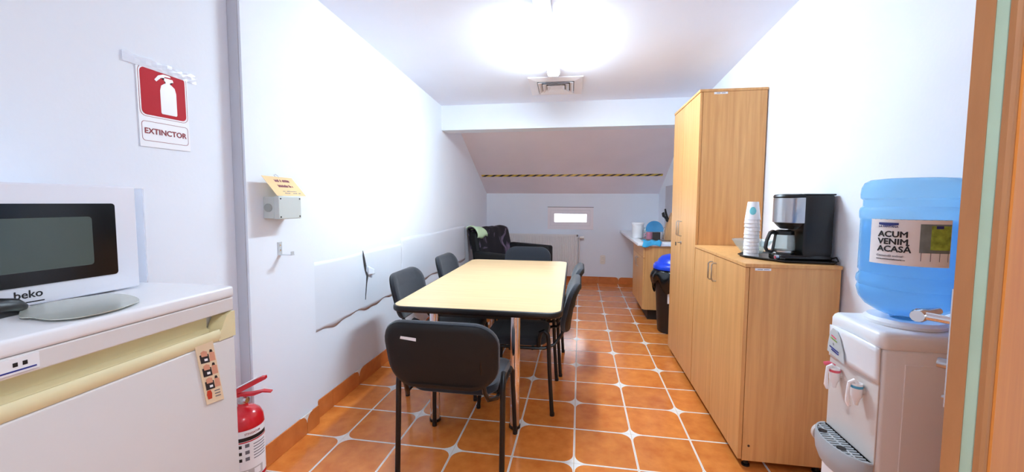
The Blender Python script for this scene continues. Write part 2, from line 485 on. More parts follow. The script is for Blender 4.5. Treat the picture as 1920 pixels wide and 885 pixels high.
# protective wall sheets
def sheet(label, y0, y1, z0, z1, bulge, seed, tear=None):
    rnd = random.Random(seed); ph = [rnd.uniform(0, 6) for _ in range(6)]
    t = thing('wall_sheet', label, 'wall covering', (XL, (y0+y1)/2, z0), 0, 'white sheets taped along the left wall')
    def fn(u, v):
        y = y0+(y1-y0)*u
        z = z0+(z1-z0)*v
        if v < .01: z += .012*math.sin(u*17+ph[0])+.006*math.sin(u*41+ph[1])
        if v > .99: z += .006*math.sin(u*9+ph[2])
        d = .0018+bulge*(math.sin(PI*v)**.7)*(.55+.25*math.sin(7*u+ph[3]+2*v)+.12*math.sin(19*u+5*v+ph[4]))
        d += .0025*(1-v)**6
        return Vector((XL+d, y, z))
    mb = MB().grid(60, 18, fn)
    o = mb.build('sheet', 'sheet', t, True)
    so = o.modifiers.new('thickness', 'SOLIDIFY'); so.thickness = .0015; so.offset = 1
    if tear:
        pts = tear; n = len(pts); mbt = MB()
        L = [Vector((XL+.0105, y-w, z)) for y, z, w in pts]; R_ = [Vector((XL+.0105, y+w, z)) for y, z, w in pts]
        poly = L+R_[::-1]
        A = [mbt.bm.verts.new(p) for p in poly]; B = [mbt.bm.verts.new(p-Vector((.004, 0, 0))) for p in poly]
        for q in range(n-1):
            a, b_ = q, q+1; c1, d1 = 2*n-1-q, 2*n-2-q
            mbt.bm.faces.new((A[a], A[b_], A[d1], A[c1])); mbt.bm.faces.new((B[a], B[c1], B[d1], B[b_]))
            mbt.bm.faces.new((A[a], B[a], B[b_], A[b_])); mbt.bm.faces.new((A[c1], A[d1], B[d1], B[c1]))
        mbt.build('tear', 'painted_tear_shade', t)  # no hole is cut: a dark polygon paints the shade inside the tear
        fl_ = MB().grid(5, 5, lambda u, v: Vector((XL+.0115+.018*u*(1-v*.4), 2.88+.075*u, .80+.075*v*(1-.5*u))))
        q = fl_.build('torn_flap', 'sheet', t, True); so = q.modifiers.new('thickness', 'SOLIDIFY'); so.thickness = .0012
    return t
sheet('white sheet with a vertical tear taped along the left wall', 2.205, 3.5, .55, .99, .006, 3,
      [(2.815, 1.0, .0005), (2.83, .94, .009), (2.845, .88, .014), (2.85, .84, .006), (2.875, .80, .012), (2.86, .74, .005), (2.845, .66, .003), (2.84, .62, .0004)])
sheet('crinkled white sheet on the left wall beside the armchair', 3.49, 5.6, .55, 1.03, .007, 8)

# ------------------------------------------------------------------ ceiling lamp
lamp_a = math.atan(CB)
def ceil_fn(cx, cy):
    """local (u along x, v along y, w down) on the ceiling"""
    return lambda u, v, w: Vector((cx+u, cy+v*math.cos(lamp_a)-w*math.sin(lamp_a)*0, cz(cy+v*math.cos(lamp_a))-w))
lf = thing('ceiling_lamp', 'bright white fluorescent batten lamp on the ceiling', 'lamp', (-.243, 3.06, cz(3.06)))
LF = ceil_fn(-.243, 3.06)
MB().prism([(-.05, 0), (.05, 0), (.05, .03), (-.05, .03)], lambda u, v, w: LF(u, w, v), -.80, .55).build('housing', 'lamp_housing', lf)
for e0, e1 in ((-.80, -.372), (.55, .572)):
    MB().prism([(-.05, .031), (.05, .031), (.05, .055), (.042, .07), (.025, .078), (-.025, .078), (-.042, .07), (-.05, .055)] if e0 < 0 else [(-.052, .0), (.052, .0), (.052, .06), (.04, .08), (-.04, .08), (-.052, .06)], lambda u, v, w: LF(u, w, v), e0, e1).build('end_cap', 'lamp_end' if e0 < 0 else 'lamp_housing', lf)
dp = [(-.05, .031), (.05, .031), (.05, .055), (.042, .07), (.025, .078), (-.025, .078), (-.042, .07), (-.05, .055)]
MB().prism(dp, lambda u, v, w: LF(u, w, v), -.37, .549).build('diffuser', 'lamp_diffuser', lf)
# ceiling vent
vt = thing('ceiling_vent', 'square white four-way air vent in the ceiling', 'vent', (-.25, 4.1, cz(4.1)))
VF0 = ceil_fn(-.25, 4.1)
ca, sa = math.cos(.03), math.sin(.03)
VF = lambda u, v, w: VF0(u*ca-v*sa, u*sa+v*ca, w)
def sq_ring(mb, r0, w0, r1, w1, th):
    R0 = [(-r0, -r0), (r0, -r0), (r0, r0), (-r0, r0)]; R1 = [(-r1, -r1), (r1, -r1), (r1, r1), (-r1, r1)]
    a = [mb.bm.verts.new(VF(u, v, w0)) for u, v in R0]; b = [mb.bm.verts.new(VF(u, v, w1)) for u, v in R1]
    a2 = [mb.bm.verts.new(VF(u, v, w0+th)) for u, v in R0]; b2 = [mb.bm.verts.new(VF(u, v, w1+th)) for u, v in R1]
    for k in range(4):
        j = (k+1) % 4
        for q in ((a[k], a[j], b[j], b[k]), (a2[k], b2[k], b2[j], a2[j]), (a[k], a2[k], a2[j], a[j]), (b[k], b[j], b2[j], b2[k])): mb.bm.faces.new(q)
mb = MB(); sq_ring(mb, .255, .001, .175, .012, .008); mb.build('frame', 'vent_white', vt)
mb = MB().prism([(-.176, -.176), (.176, -.176), (.176, .176), (-.176, .176)], VF, .0005, .002); mb.build('backing', 'vent_dark', vt)
for r in (.168, .126, .084):
    mb = MB(); sq_ring(mb, r, .026, r-.034, .006, .003); mb.build('louver', 'vent_white', vt)
MB().prism([(-.05, -.05), (.05, -.05), (.05, .05), (-.05, .05)], VF, .006, .022).build('core', 'vent_white', vt)

# ------------------------------------------------------------------ extinguisher sign
sg = thing('extinguisher_sign', 'white and red fire extinguisher sign taped to the wall', 'sign', (XS, 1.395, 1.575))
def SG(u, v, w): return Vector((XS+w, 1.395+u-.03*(v-.16)*.3, 1.575+v+u*.01))     # u along wall, v up
MB().prism([(-.1, 0), (.1, 0), (.1, .315), (-.1, .315)], SG, .001, .004).build('plate', 'sign_white', sg)
rp = rrect(.176, .176, .018, 4, 0, .21)
rd = MB().prism(rp, SG, .004, .0046).build('red_square', 'sign_red', sg)
def ring(mb, outer, inner, fn, w0, w1):
    A = [mb.bm.verts.new(fn(u, v, w1)) for u, v in outer]; B = [mb.bm.verts.new(fn(u, v, w1)) for u, v in inner]
    C = [mb.bm.verts.new(fn(u, v, w0)) for u, v in outer]; N = len(outer)
    for k in range(N):
        j = (k+1) % N; mb.bm.faces.new((A[k], A[j], B[j], B[k])); mb.bm.faces.new((C[k], C[j], A[j], A[k]))
mb = MB(); ring(mb, rrect(.19, .19, .022, 4, 0, .21), rrect(.187, .187, .021, 4, 0, .21), SG, .004, .0046); mb.build('border_line', 'text_red', sg)
mb = MB(); ring(mb, rrect(.184, .075, .012, 4, 0, .06), rrect(.181, .072, .011, 4, 0, .06), SG, .004, .0046); mb.build('border_line', 'text_red', sg)
ic = [(-.012, .135), (.046, .135), (.049, .14), (.049, .225), (.044, .245), (.03, .256), (.004, .256), (-.01, .245), (-.015, .225), (-.015, .14)]
MB().prism(ic, SG, .0046, .0054).build('cylinder_icon', 'sign_white', sg)
MB().prism([(.008, .256), (.026, .256), (.027, .264), (.04, .268), (.037, .278), (.006, .278), (-.012, .272), (-.028, .258), (-.036, .262), (-.022, .279), (-.004, .288), (.022, .288), (.016, .276), (.01, .268)][:6]+[(-.01, .274), (-.028, .256), (-.035, .262), (-.02, .281), (.0, .29), (.026, .29), (.03, .284), (.004, .282), (.002, .268), (.008, .262)], SG, .0046, .0054).build('valve_icon', 'sign_white', sg)
text('sign_text', 'EXTINCTOR', .0295, lambda u, v, w: SG(u, v+.06, .0046+w), 'text_red', sg, .0007, 1.02)
mb = MB().grid(14, 3, lambda u, v: SG(-.145+.285*u, .3+.036*v-.012*u+.003*math.sin(u*23)*v, .0052+.0005*math.sin(u*40+v*5)))
o = mb.build('clear_tape', 'tape_film', sg); o.modifiers.new('thickness', 'SOLIDIFY').thickness = .0004

# ------------------------------------------------------------------ junction box, notice, hook
jb = thing('junction_box', 'pale grey plastic junction box screwed to the white pier', 'electrical box', (XP, 1.9, 1.277))
by0, by1, bz0, bz1 = 1.812, 1.978, 1.277, 1.393
MB().box((XP, by0+.004, bz0+.003), (XP+.062, by1-.004, bz1-.003), .004).build('box_body', 'box_grey', jb)
ld = MB().box((XP+.063, by0, bz0), (XP+.092, by1, bz1), .005).build('lid', 'box_grey', jb)
for yy in (by0+.013, by1-.013):
    for zz in (bz0+.012, bz1-.012):
        MB().lathe([(0, .0), (.004, 0), (.004, .002), (0, .002)], (XP+.092, yy, zz), 8, axis='x').build('screw', 'text_black', ld)
mb = MB().lathe([(.021, 0), (.021, -.005), (.015, -.007), (.0, -.007)], (XP+.03, by0+.004, 1.335), 18, axis='y'); mb.build('cable_gland', 'box_grey_dark', jb)
nt = thing('paper_notice', 'tan paper notice with maroon lettering propped on the junction box', 'notice', (XP+.06, 1.88, 1.395))
def NF(u, v, w):  # u along wall, v up (leaning back to the wall)
    return Vector((XP+.09-.5*v+w, 1.91+u-.42*v, 1.3955+v*.98))
npoly = [(-.105, 0), (.11, 0), (.104, .098), (-.105, .1)]
MB().prism(npoly, NF, 0, .0012).build('sheet', 'notice_paper', nt)
rnd = random.Random(2)
for row, (v, hh, m_, u0, u1) in enumerate(((.072, .012, 'text_maroon', -.05, .06), (.045, .012, 'text_maroon', -.045, .06), (.022, .004, 'text_grey', -.04, .06), (.012, .004, 'text_grey', -.04, .08))):
    mb = MB(); u = u0
    while u < u1:
        w_ = rnd.uniform(.004, .008) if hh > .01 else rnd.uniform(.003, .012); hv = hh*rnd.uniform(.7, 1.1)
        if rnd.random() > .12: mb.prism([(u, v), (u+w_*.8, v), (u+w_*.8, v+hv), (u, v+hv)], NF, .0013, .0017)
        u += w_
    mb.build('printed_line', m_, nt, kind='stuff')
MB().tube([NF(-.01, .098, -.002), NF(-.012, .108, 0), NF(.0, .112, .002), NF(.008, .106, .002), NF(.006, .095, .002)], .0015, 6).build('paper_clip', 'steel', nt)
hk = thing('wall_hook', 'small galvanised metal hook bracket on the white pier', 'hook', (XP, 1.92, 1.08))
pl = MB().box((XP, 1.905, 1.083), (XP+.003, 1.936, 1.152), .001).build('plate', 'galvanised', hk)
MB().lathe([(0, 0), (.006, 0), (.005, .003), (0, .004)], (XP+.003, 1.92, 1.135), 10, axis='x').build('screw', 'chrome', pl)
MB().lathe([(0, 0), (.006, 0), (.005, .003), (0, .004)], (XP+.003, 1.92, 1.108), 10, axis='x').build('screw', 'chrome', pl)
MB().box((XP+.002, 1.91, 1.083), (XP+.08, 1.932, 1.0855)).box((XP+.073, 1.91, 1.085), (XP+.076, 1.932, 1.103)).build('arm', 'galvanised', hk)

# ------------------------------------------------------------------ fire extinguisher
EX, EY = -1.475, 1.545
ex = thing('fire_extinguisher', 'red fire extinguisher with black lever standing behind the refrigerator', 'fire extinguisher', (EX, EY, 0))
MB().lathe([(0, .004), (.07, .004), (.078, .012), (.08, .03), (.08, .38), (.077, .405), (.066, .428), (.045, .444), (.024, .45), (.02, .455), (.02, .468), (0, .468)], (EX, EY, 0), 36).build('cylinder', 'extinguisher_red', ex, True)
MB().lathe([(0, .466), (.019, .466), (.019, .478), (.013, .482), (.013, .5), (0, .5)], (EX, EY, 0), 14).build('valve', 'steel', ex, True)
ea = math.radians(20); ed = Vector((math.cos(ea), math.sin(ea), 0))
def EF(u, v, w): return Vector((EX, EY, 0))+ed*u+Vector((-ed.y, ed.x, 0))*w+Vector((0, 0, v))
MB().prism([(-.03, .496), (.05, .5), (.085, .512), (.12, .508), (.12, .513), (.085, .52), (.04, .512), (-.03, .512)], EF, -.011, .011).build('carry_handle', 'extinguisher_red', ex)
lv = MB().prism([(-.035, .512), (-.015, .514), (.1, .572), (.098, .584), (.08, .582), (-.03, .53)], EF, -.01, .01).build('lever', 'extinguisher_red', ex)
MB().prism([(-.02, .536), (.06, .576), (.06, .578), (-.02, .538)], EF, -.008, .008).build('lever_sticker', 'paper_white', lv)
MB().lathe([(0, 0), (.013, 0), (.013, .012), (0, .014)], (EX+.016, EY-.004, .484), 14, axis='x').build('pressure_gauge', 'chrome', ex)
acam = math.atan2(-EY, -EX)+.42
def band(r, a0, a1, z0, z1, slant=0, n=14):
    mb = MB(); V = []
    for k in range(n+1):
        a = a0+(a1-a0)*k/n
        V.append([mb.bm.verts.new((EX+r*math.cos(a), EY+r*math.sin(a), z)) for z in (z0, z1)])
    for k in range(n): mb.bm.faces.new((V[k][0], V[k+1][0], V[k+1][1], V[k][1]))
    return mb
lb = band(.0805, acam-1.0, acam+1.0, .1, .375).build('label', 'paper_white', ex, True)
for z0, z1, m_, a0, a1 in ((.325, .342, 'text_black', -.9, .9), (.318, .323, 'sign_red', -.96, .96), (.155, .195, 'label_silver', -.9, .5), (.135, .152, 'sign_red', -.96, .96), (.105, .132, 'label_silver', -.9, .9), (.372, .376, 'sign_red', -1, 1), (.1, .103, 'sign_red', -1, 1)):
    band(.0809, acam+a0, acam+a1, z0, z1).build('label_band', m_, lb, True)
for k in range(6):
    z = .3-.013*k
    band(.0809, acam+.0, acam+.75, z, z+.004, n=8).build('label_text', 'text_grey', lb, True)
for k in range(3):
    z = .296-.03*k
    band(.0809, acam-.75, acam-.55, z, z+.014, n=4).build('label_symbol', 'text_black', lb, True)
    band(.0809, acam-.4, acam-.2, z, z+.016, n=4).build('label_symbol', 'text_grey', lb, True)
for k in range(2):
    band(.0812, acam-.65+.65*k, acam-.3+.65*k, .162, .19, n=4).build('label_symbol', 'paper_white', lb, True)
text('label_text', 'STINGATOR', .012, lambda u, v, w: Vector((EX+(.0809+w)*math.cos(acam+u/.0809), EY+(.0809+w)*math.sin(acam+u/.0809), .355+v)), 'text_red', lb)

# ------------------------------------------------------------------ refrigerator
FX, FY1, FY0, FZ = -1.05, 1.083, .5, 1.108
fr = thing('refrigerator', 'white refrigerator with cream recessed handle strip under the microwave', 'refrigerator', (-1.33, .8, 0))
MB().box((-1.62, FY0, .03), (FX-.055, FY1, FZ-.035), .004).build('body', 'appliance_white', fr)
MB().box((-1.625, FY0-.002, FZ-.034), (FX, FY1+.002, FZ), .008, 3).build('top_panel', 'appliance_white', fr, True)
MB().box((FX-.05, FY0+.002, FZ-.075), (FX-.002, FY1-.002, FZ-.0345), .003).build('fascia', 'fridge_front', fr)
d = MB().box((FX-.052, FY0+.002, .06), (FX, FY1-.002, FZ-.155), .006, 3).build('door', 'fridge_front', fr, True)
# recessed grip: cream scoop across the door top
g = MB()
prof = [(-.045, FZ-.076), (-.045, FZ-.118), (-.03, FZ-.128), (-.012, FZ-.126), (-.002, FZ-.12), (.003, FZ-.128), (.003, FZ-.145), (-.002, FZ-.154), (-.05, FZ-.154), (-.05, FZ-.076)]
g.prism(prof, lambda u, v, w: Vector((FX+u, w, v)), FY0+.002, FY1-.055)
hd = g.build('handle', 'cream_plastic', fr, True)
g = MB()
for k in range(7):
    a, b_ = k/6, 0
ep = [(FY1-.06, FZ-.154), (FY1-.002, FZ-.154), (FY1-.002, FZ-.077), (FY1-.012, FZ-.077), (FY1-.03, FZ-.084), (FY1-.042, FZ-.104), (FY1-.05, FZ-.122), (FY1-.06, FZ-.126)]
g.prism(ep, lambda u, v, w: Vector((w, u, v)), FX-.048, FX+.002); g.build('handle_end', 'cream_plastic', hd)
bd = MB().box((FX-.003, .5, FZ-.068), (FX+.0005, .622, FZ-.038)).build('badge', 'appliance_white', fr)
MB().box((FX+.0005, .51, FZ-.064), (FX+.001, .617, FZ-.061)).build('badge_line', 'text_blue', bd)
text('badge_text', 'BEKO', .016, lambda u, v, w: Vector((FX+.0006+w, .535+u, FZ-.051+v)), 'text_blue', bd, .0004)
for k in range(2):
    MB().box((FX+.0005, .583+.014*k, FZ-.055), (FX+.001, .590+.014*k, FZ-.047)).build('badge_symbol', 'text_black', bd)
for yy in (FY0+.05, FY1-.05):
    MB().lathe([(0, 0), (.02, 0), (.02, .032), (0, .032)], (FX-.1, yy, 0), 12).build('foot', 'black_plastic', fr)
# picture magnet strip
mg = thing('picture_magnet', 'cream picture strip with three small photos stuck on the refrigerator door', 'magnet', (FX, 1.0, .78))
mag = math.radians(-9)
def MF(u, v, w): return Vector((FX+.0008+w, .985+u*math.cos(mag)-v*math.sin(mag)*-1, .878+u*math.sin(mag)+v*math.cos(mag)))
def MFq(u, v, w):
    p = MF(u, v, w); return p
MB().prism([(-.027, -.1), (.03, -.1), (.03, .1), (-.027, .1)], MFq, 0, .002).build('strip', 'magnet_paper', mg)
for k in range(3):
    v0 = .032-.042*k
    ph = MB().prism([(-.02, v0-.004), (.008, v0-.004), (.008, v0+.022), (-.02, v0+.022)], MFq, .002, .0025).build('photo', 'magnet_dark', mg)
    MB().prism([(.008, v0-.002), (.027, v0-.002), (.027, v0+.024), (.012, v0+.027)], MFq, .002, .0025).build('photo_figure', 'magnet_skin', ph)
    MB().prism([(-.015, v0+.016), (.004, v0+.016), (.004, v0+.03), (-.006, v0+.034), (-.015, v0+.03)], MFq, .0025, .003).build('photo_figure', 'magnet_skin', ph)
    MB().prism([(-.008, v0+.002), (.002, v0+.002), (.002, v0+.009), (-.008, v0+.009)], MFq, .0025, .003).build('photo_figure', 'paper_white', ph)
    MB().prism([(.012, v0+.026), (.022, v0+.026), (.02, v0+.034), (.014, v0+.034)], MFq, .0025, .003).build('photo_figure', 'magnet_dark', ph)
MB().prism([(-.02, -.085), (-.008, -.085), (-.005, -.068), (-.008, -.058), (-.018, -.058), (-.022, -.07)], MFq, .002, .0026).build('red_emblem', 'magnet_red', mg)
for k in range(3): MB().prism([(.004, -.066-.009*k), (.022, -.066-.009*k), (.022, -.063-.009*k), (.004, -.063-.009*k)], MFq, .002, .0024).build('printed_line', 'text_grey', mg)
# ------------------------------------------------------------------ microwave
mw = thing('microwave_oven', 'white microwave oven with black glass door on the refrigerator', 'microwave', (-1.3, 1.01, FZ), math.radians(-3.5), local=True)
# local: origin at front bottom right corner, x out of the front, y to the left is negative
mwW, mwH = .46, .302
MB().box((-.318, -mwW+.004, .012), (-.018, -.006, mwH-.004), .005).build('body', 'microwave_white', mw)
MB().box((-.017, -mwW, .004), (0, 0, mwH), .006, 3).build('front_frame', 'microwave_white', mw, True)
dpoly = rrect(.398, .2, .008, 3, -.255, .152)
dg = MB().prism(dpoly, lambda u, v, w: Vector((w, u, v)), 0, .0025).build('door_glass', 'oven_glass', mw)
MB().prism(rrect(.29, .13, .008, 3, -.256, .152), lambda u, v, w: Vector((w, u, v)), .0025, .0032).build('door_window', 'oven_window', dg)
text('logo_text', 'beko', .026, lambda u, v, w: Vector((w+.0002, -.243+u, .032+v)), 'text_black', mw, .0004)
MB().prism([(-.27, .012), (-.215, .012), (-.215, .0145), (-.27, .0145)], lambda u, v, w: Vector((w, u, v)), 0, .0007).build('logo_line', 'text_black', mw)
for yy in (-.05, -mwW+.05):
    for xx in (-.05, -.28): MB().lathe([(0, 0), (.014, 0), (.016, .012), (0, .012)], (xx, yy, 0), 10).build('foot', 'black_plastic', mw)
# clear plastic panel behind the microwave
cp = thing('acrylic_sheet', 'clear plastic sheet standing upright behind the microwave', 'plastic sheet', (-1.48, 1.07, FZ))
MB().box((-1.6, 1.07, FZ+.001), (-1.352, 1.074, FZ+.298)).build('clear_pane', 'clear_plastic', cp)
# ------------------------------------------------------------------ knife lying on the refrigerator
kn = thing('kitchen_knife', 'broad bladed knife with black handle lying on the refrigerator top', 'knife', (-1.271, 0.726, FZ))
BL = [(-1.197, 0.681), (-1.164, 0.682), (-1.108, 0.677), (-1.074, 0.694), (-1.061, 0.726), (-1.063, 0.772), (-1.086, 0.83), (-1.115, 0.861), (-1.179, 0.891), (-1.249, 0.899), (-1.282, 0.85), (-1.295, 0.803), (-1.291, 0.749), (-1.267, 0.725)]
def smooth_loop(P, k=4):
    out = []; N = len(P)
    for i in range(N):
        p0, p1, p2, p3 = [Vector(P[(i+q) % N]) for q in (-1, 0, 1, 2)]
        for j in range(k):
            t = j/k; out.append(tuple(.5*((2*p1)+(p2-p0)*t+(2*p0-5*p1+4*p2-p3)*t*t+(3*p1-p0-3*p2+p3)*t*t*t)))
    return out
MB().prism(smooth_loop(BL), lambda u, v, w: Vector((u, v, FZ+.006+w)), 0, .002).build('blade', 'blade_steel', kn)
kx, ky = -1.271, 0.722
MB().tube([(kx-.002, ky+.012, FZ+.012), (kx, ky-.004, FZ+.016), (kx+.006, ky-.05, FZ+.021), (kx+.016, ky-.1, FZ+.02), (kx+.02, ky-.125, FZ+.016)], [.01, .02, .026, .022, .012], 14).build('handle', 'black_plastic', kn, True)
MB().tube([(kx-.004, ky+.02, FZ+.009), (kx-.001, ky, FZ+.013)], [.006, .012], 10).build('bolster', 'chrome', kn, True)

# ------------------------------------------------------------------ meeting table
TZ = .75
tb = thing('meeting_table', 'long beech topped table with black edge and chrome legs', 'table', (-.614, 3.26, 0), math.radians(.8), local=True)
tw, tl = 1.03, 2.04
op = rrect(tw, tl, .085, 6)
mb = MB(); pad(mb, op, [(.012, TZ-.0015), (.012, TZ)]); mb.build('top', 'table_wood', tb)
mb = MB(); pad(mb, op, [(.01, TZ-.038), (.003, TZ-.034), (0, TZ-.026), (0, TZ-.01), (.003, TZ-.003), (.009, TZ-.0012)]); mb.build('edge_band', 'black_plastic', tb, True)
for sx in (-1, 1):
    MB().box((sx*.245-.04, -.86, TZ-.085), (sx*.245, .86, TZ-.039)).build('rail', 'black_frame', tb)
for sy in (-1, 1):
    MB().box((-.245, sy*.88-.02, TZ-.085), (.205, sy*.88+.02, TZ-.039)).build('cross_rail', 'black_frame', tb)
for sx in (-1, 1):
    for sy in (-1, 1):
        lg = MB().lathe([(0, .02), (.03, .02), (.03, TZ-.039), (0, TZ-.039)], (sx*.252-.02, sy*.9, 0), 24).build('leg', 'chrome', tb, True)
        MB().lathe([(0, 0), (.029, 0), (.034, .004), (.034, .02), (0, .02)], (sx*.252-.02, sy*.9, 0), 20).build('foot', 'black_plastic', lg, True)

# ------------------------------------------------------------------ chairs
def make_chair():
    t = thing('visitor_chair', 'x', 'chair', (0, 0, 0), local=True, group='black fabric chairs around the meeting table')
    sp = [(u*(1+.03*(v/.21)), v) for u, v in rrect(.46, .43, .09, 6)]
    mb = MB()
    def sf(u, v, w): return Vector((u, v+.005, w-.014*math.cos(min(1, abs(u)/.23)*PI/2)*0 - .02*max(0, v/.215)**3*.6 - .012*math.cos(u/.23*PI/2)*(1 if w > .44 else .4)))
    pad(mb, sp, [(.03, .432), (.008, .436), (0, .446), (0, .468), (.006, .48), (.03, .488), (.09, .49)], sf)
    mb.build('seat', 'chair_fabric', t, True)
    # backrest: padded, curved in plan, leaning back
    bp = []
    for u, v in rrect(.54, .35, .12, 7):
        bp.append((u*(1-.06*max(0, -v/.18)), v))
    def bf(u, v, w):
        y = -.345-.24*v - .055*(1-(u/.27)**2)
        return Vector((u, y+w*.96, .68+v*.95+w*.2))
    mb = MB(); pad(mb, bp, [(.02, .002), (.004, .004), (0, .014), (.003, .028), (.015, .038), (.05, .044), (.1, .045)], bf)
    mb.build('backrest', 'chair_fabric', t, True)
    mb = MB(); pad(mb, bp, [(.035, -.012), (.014, -.008), (.006, .0), (.012, .004)], bf)
    sh = mb.build('back_shell', 'chair_shell', t, True)
    for s in (-1, 1):
        # rear leg, curving over into the seat rail
        mb = MB().tube([(s*.262, -.255, .0), (s*.262, -.235, .3), (s*.262, -.228, .48), (s*.262, -.222, .53), (s*.26, -.2, .552), (s*.258, -.175, .54), (s*.25, -.165, .5), (s*.235, -.16, .44)], .0135, 10)
        lg = mb.build('leg', 'black_frame', t, True)
        MB().lathe([(0, 0), (.0155, 0), (.0155, .02), (0, .02)], (s*.262, -.2555, 0), 10).build('foot_cap', 'black_plastic', lg)
        mb = MB().tube([(s*.25, .235, .0), (s*.242, .215, .25), (s*.236, .198, .4), (s*.232, .17, .424), (s*.232, .1, .425)], .0125, 10)
        lg = mb.build('leg', 'black_frame', t, True)
        MB().lathe([(0, 0), (.0145, 0), (.0145, .02), (0, .02)], (s*.25, .2345, 0), 10).build('foot_cap', 'black_plastic', lg)
        MB().tube([(s*.232, .12, .425), (s*.232, -.12, .425), (s*.228, -.2, .428), (s*.2, -.26, .445), (s*.19, -.3, .5), (s*.19, -.345, .6), (s*.19, -.368, .68)], .011, 8).build('side_frame', 'black_frame', t, True)
    MB().tube([(-.232, .1, .42), (.232, .1, .42)], .01, 8).build('cross_bar', 'black_frame', t, True)
    MB().tube([(-.232, -.12, .42), (.232, -.12, .42)], .01, 8).build('cross_bar', 'black_frame', t, True)
    return t, bf
chair, chair_bf = make_chair()
spots = [(-.607, 2.065, 0, 'black chair with a white sticker on its back at the table end', True),
         (-.925, 2.90, -90, 'black chair facing the cabinets, nearer the wall pier', False),
         (-.925, 3.84, -90, 'black chair facing the cabinets, nearer the armchair', False),
         (-.41, 2.805, 90, 'black chair facing the left wall, nearer the low cabinet', False),
         (-.385, 3.41, 90, 'black chair facing the left wall, nearer the waste bin', False),
         (-.60, 4.31, 178, 'black chair at the table end nearer the radiator', False)]
chairs = []
for k, (x, y, rz, lab, st) in enumerate(spots):
    o = chair if k == 0 else copy_tree(chair)
    o.location = (x, y, 0); o.rotation_euler = (0, 0, math.radians(rz)); o['label'] = lab
    chairs.append(o)
q = MB().prism([(-.165, .095), (-.085, .092), (-.083, .108), (-.16, .109)], lambda u, v, w: chair_bf(u, v, w), -.0135, -.0125).build('white_sticker', 'paper_white', chairs[0], label='white paper sticker')

# ------------------------------------------------------------------ armchair
ar = thing('armchair', 'black armchair with a patterned throw in the corner by the radiator', 'armchair', (-.925, 5.66, 0), math.radians(-122), local=True)
MB().box((-.36, -.34, .08), (.36, .36, .3), .02).build('base', 'sofa_black', ar, True)
MB().box((-.29, -.26, .3), (.29, .38, .45), .04, 4).build('seat_cushion', 'sofa_black', ar, True)
bk = MB()
def abf(u, v, w): return Vector((u, -.34-.22*(v-.3)+w, v))
bk.loft([[(u, v, w) for u, v in inset(rrect(.68, .68, .08, 5, 0, .6), d)] for d, w in ((.03, -.08), (0, -.06), (0, .04), (.03, .07))], abf)
bk.build('backrest', 'sofa_black', ar, True)
for s in (-1, 1):
    MB().box((s*.36-.06, -.36, .08), (s*.36+.06, .4, .68 if s > 0 else .76), .03, 3).build('armrest', 'sofa_black', ar, True)
for sx in (-1, 1):
    for sy in (-1, 1): MB().lathe([(0, 0), (.02, 0), (.025, .08), (0, .08)], (sx*.34, sy*.28, 0), 10).build('foot', 'black_plastic', ar)
th = thing('throw_blanket', 'black and lilac patterned throw draped over the armchair', 'blanket', (-.925, 5.66, 0), math.radians(-122), local=True)
def thf(u, v):
    x = -.33+.66*u+.012*math.sin(9*v)
    s = v*1.72            # down the back, over the top, down the front, over the seat
    wr = .012*math.sin(13*u+4*v)+.008*math.sin(27*u-6*v)
    if s < .3: p = Vector((x, -.53, .72+s)) if True else None
    if s < .3:
        z = .69+s; y = -.34-.22*(z-.3)-.1
    elif s < .46:
        a = (s-.3)/.16*PI; zz = .95+.035*math.sin(a); y = -.34-.22*.69-.1*math.cos(a)*1.0; z = zz+.02
    elif s < 1.06:
        z = .96-(s-.46); z = max(z, .47); y = -.34-.22*(z-.3)+.1
    else:
        z = .485; y = -.25+(s-1.06)
    return Vector((x, y+wr*.4, z+wr*.5+.01*math.sin(6*u)))
o = MB().grid(34, 60, thf).build('throw', 'throw', th, True); o.modifiers.new('thickness', 'SOLIDIFY').thickness = .008
gt = thing('green_towel', 'pale green towel on the top corner of the armchair back', 'towel', (-.925, 5.66, 0), math.radians(-122), local=True)
def gtf(u, v):
    a = -PI*.1+PI*1.2*v
    return Vector((.16+.19*u, -.495-.15*math.cos(a), .9+.14*math.sin(a)*.8+.01*math.sin(9*u)+.012*math.sin(5*u+7*v)))
o = MB().grid(10, 14, gtf).build('towel', 'towel_green', gt, True); o.modifiers.new('thickness', 'SOLIDIFY').thickness = .01

# ------------------------------------------------------------------ radiator, socket, hazard strip
rd = thing('radiator', 'white ribbed panel radiator under the window', 'radiator', (-.63, YB, .13))
RX0, RX1, RZ0, RZ1 = -1.24, -.022, .13, .832
n = 34; pts = []
for k in range(n):
    x0 = RX0+.02+(RX1-RX0-.04)*k/n; w_ = (RX1-RX0-.04)/n
    pts += [(x0, 0), (x0+w_*.55, 0), (x0+w_*.68, .009), (x0+w_*.88, .009)]
pts += [(RX1-.02, 0)]
mb = MB()
F_ = [mb.bm.verts.new((x, YB-.12+d_, RZ0+.03)) for x, d_ in pts]; G_ = [mb.bm.verts.new((x, YB-.12+d_, RZ1-.03)) for x, d_ in pts]
for k in range(len(pts)-1): mb.bm.faces.new((F_[k], F_[k+1], G_[k+1], G_[k]))
mb.box((RX0, YB-.12, RZ0), (RX1, YB-.1, RZ0+.03)).box((RX0, YB-.12, RZ1-.03), (RX1, YB-.1, RZ1)).box((RX0, YB-.12, RZ0), (RX0+.02, YB-.1, RZ1)).box((RX1-.02, YB-.12, RZ0), (RX1, YB-.1, RZ1))
mb.box((RX0+.02, YB-.106, RZ0+.03), (RX1-.02, YB-.1, RZ1-.03)); mb.build('front_panel', 'radiator_white', rd)
MB().box((RX0+.01, YB-.06, RZ0+.01), (RX1-.01, YB-.045, RZ1-.01)).build('rear_panel', 'radiator_white', rd)
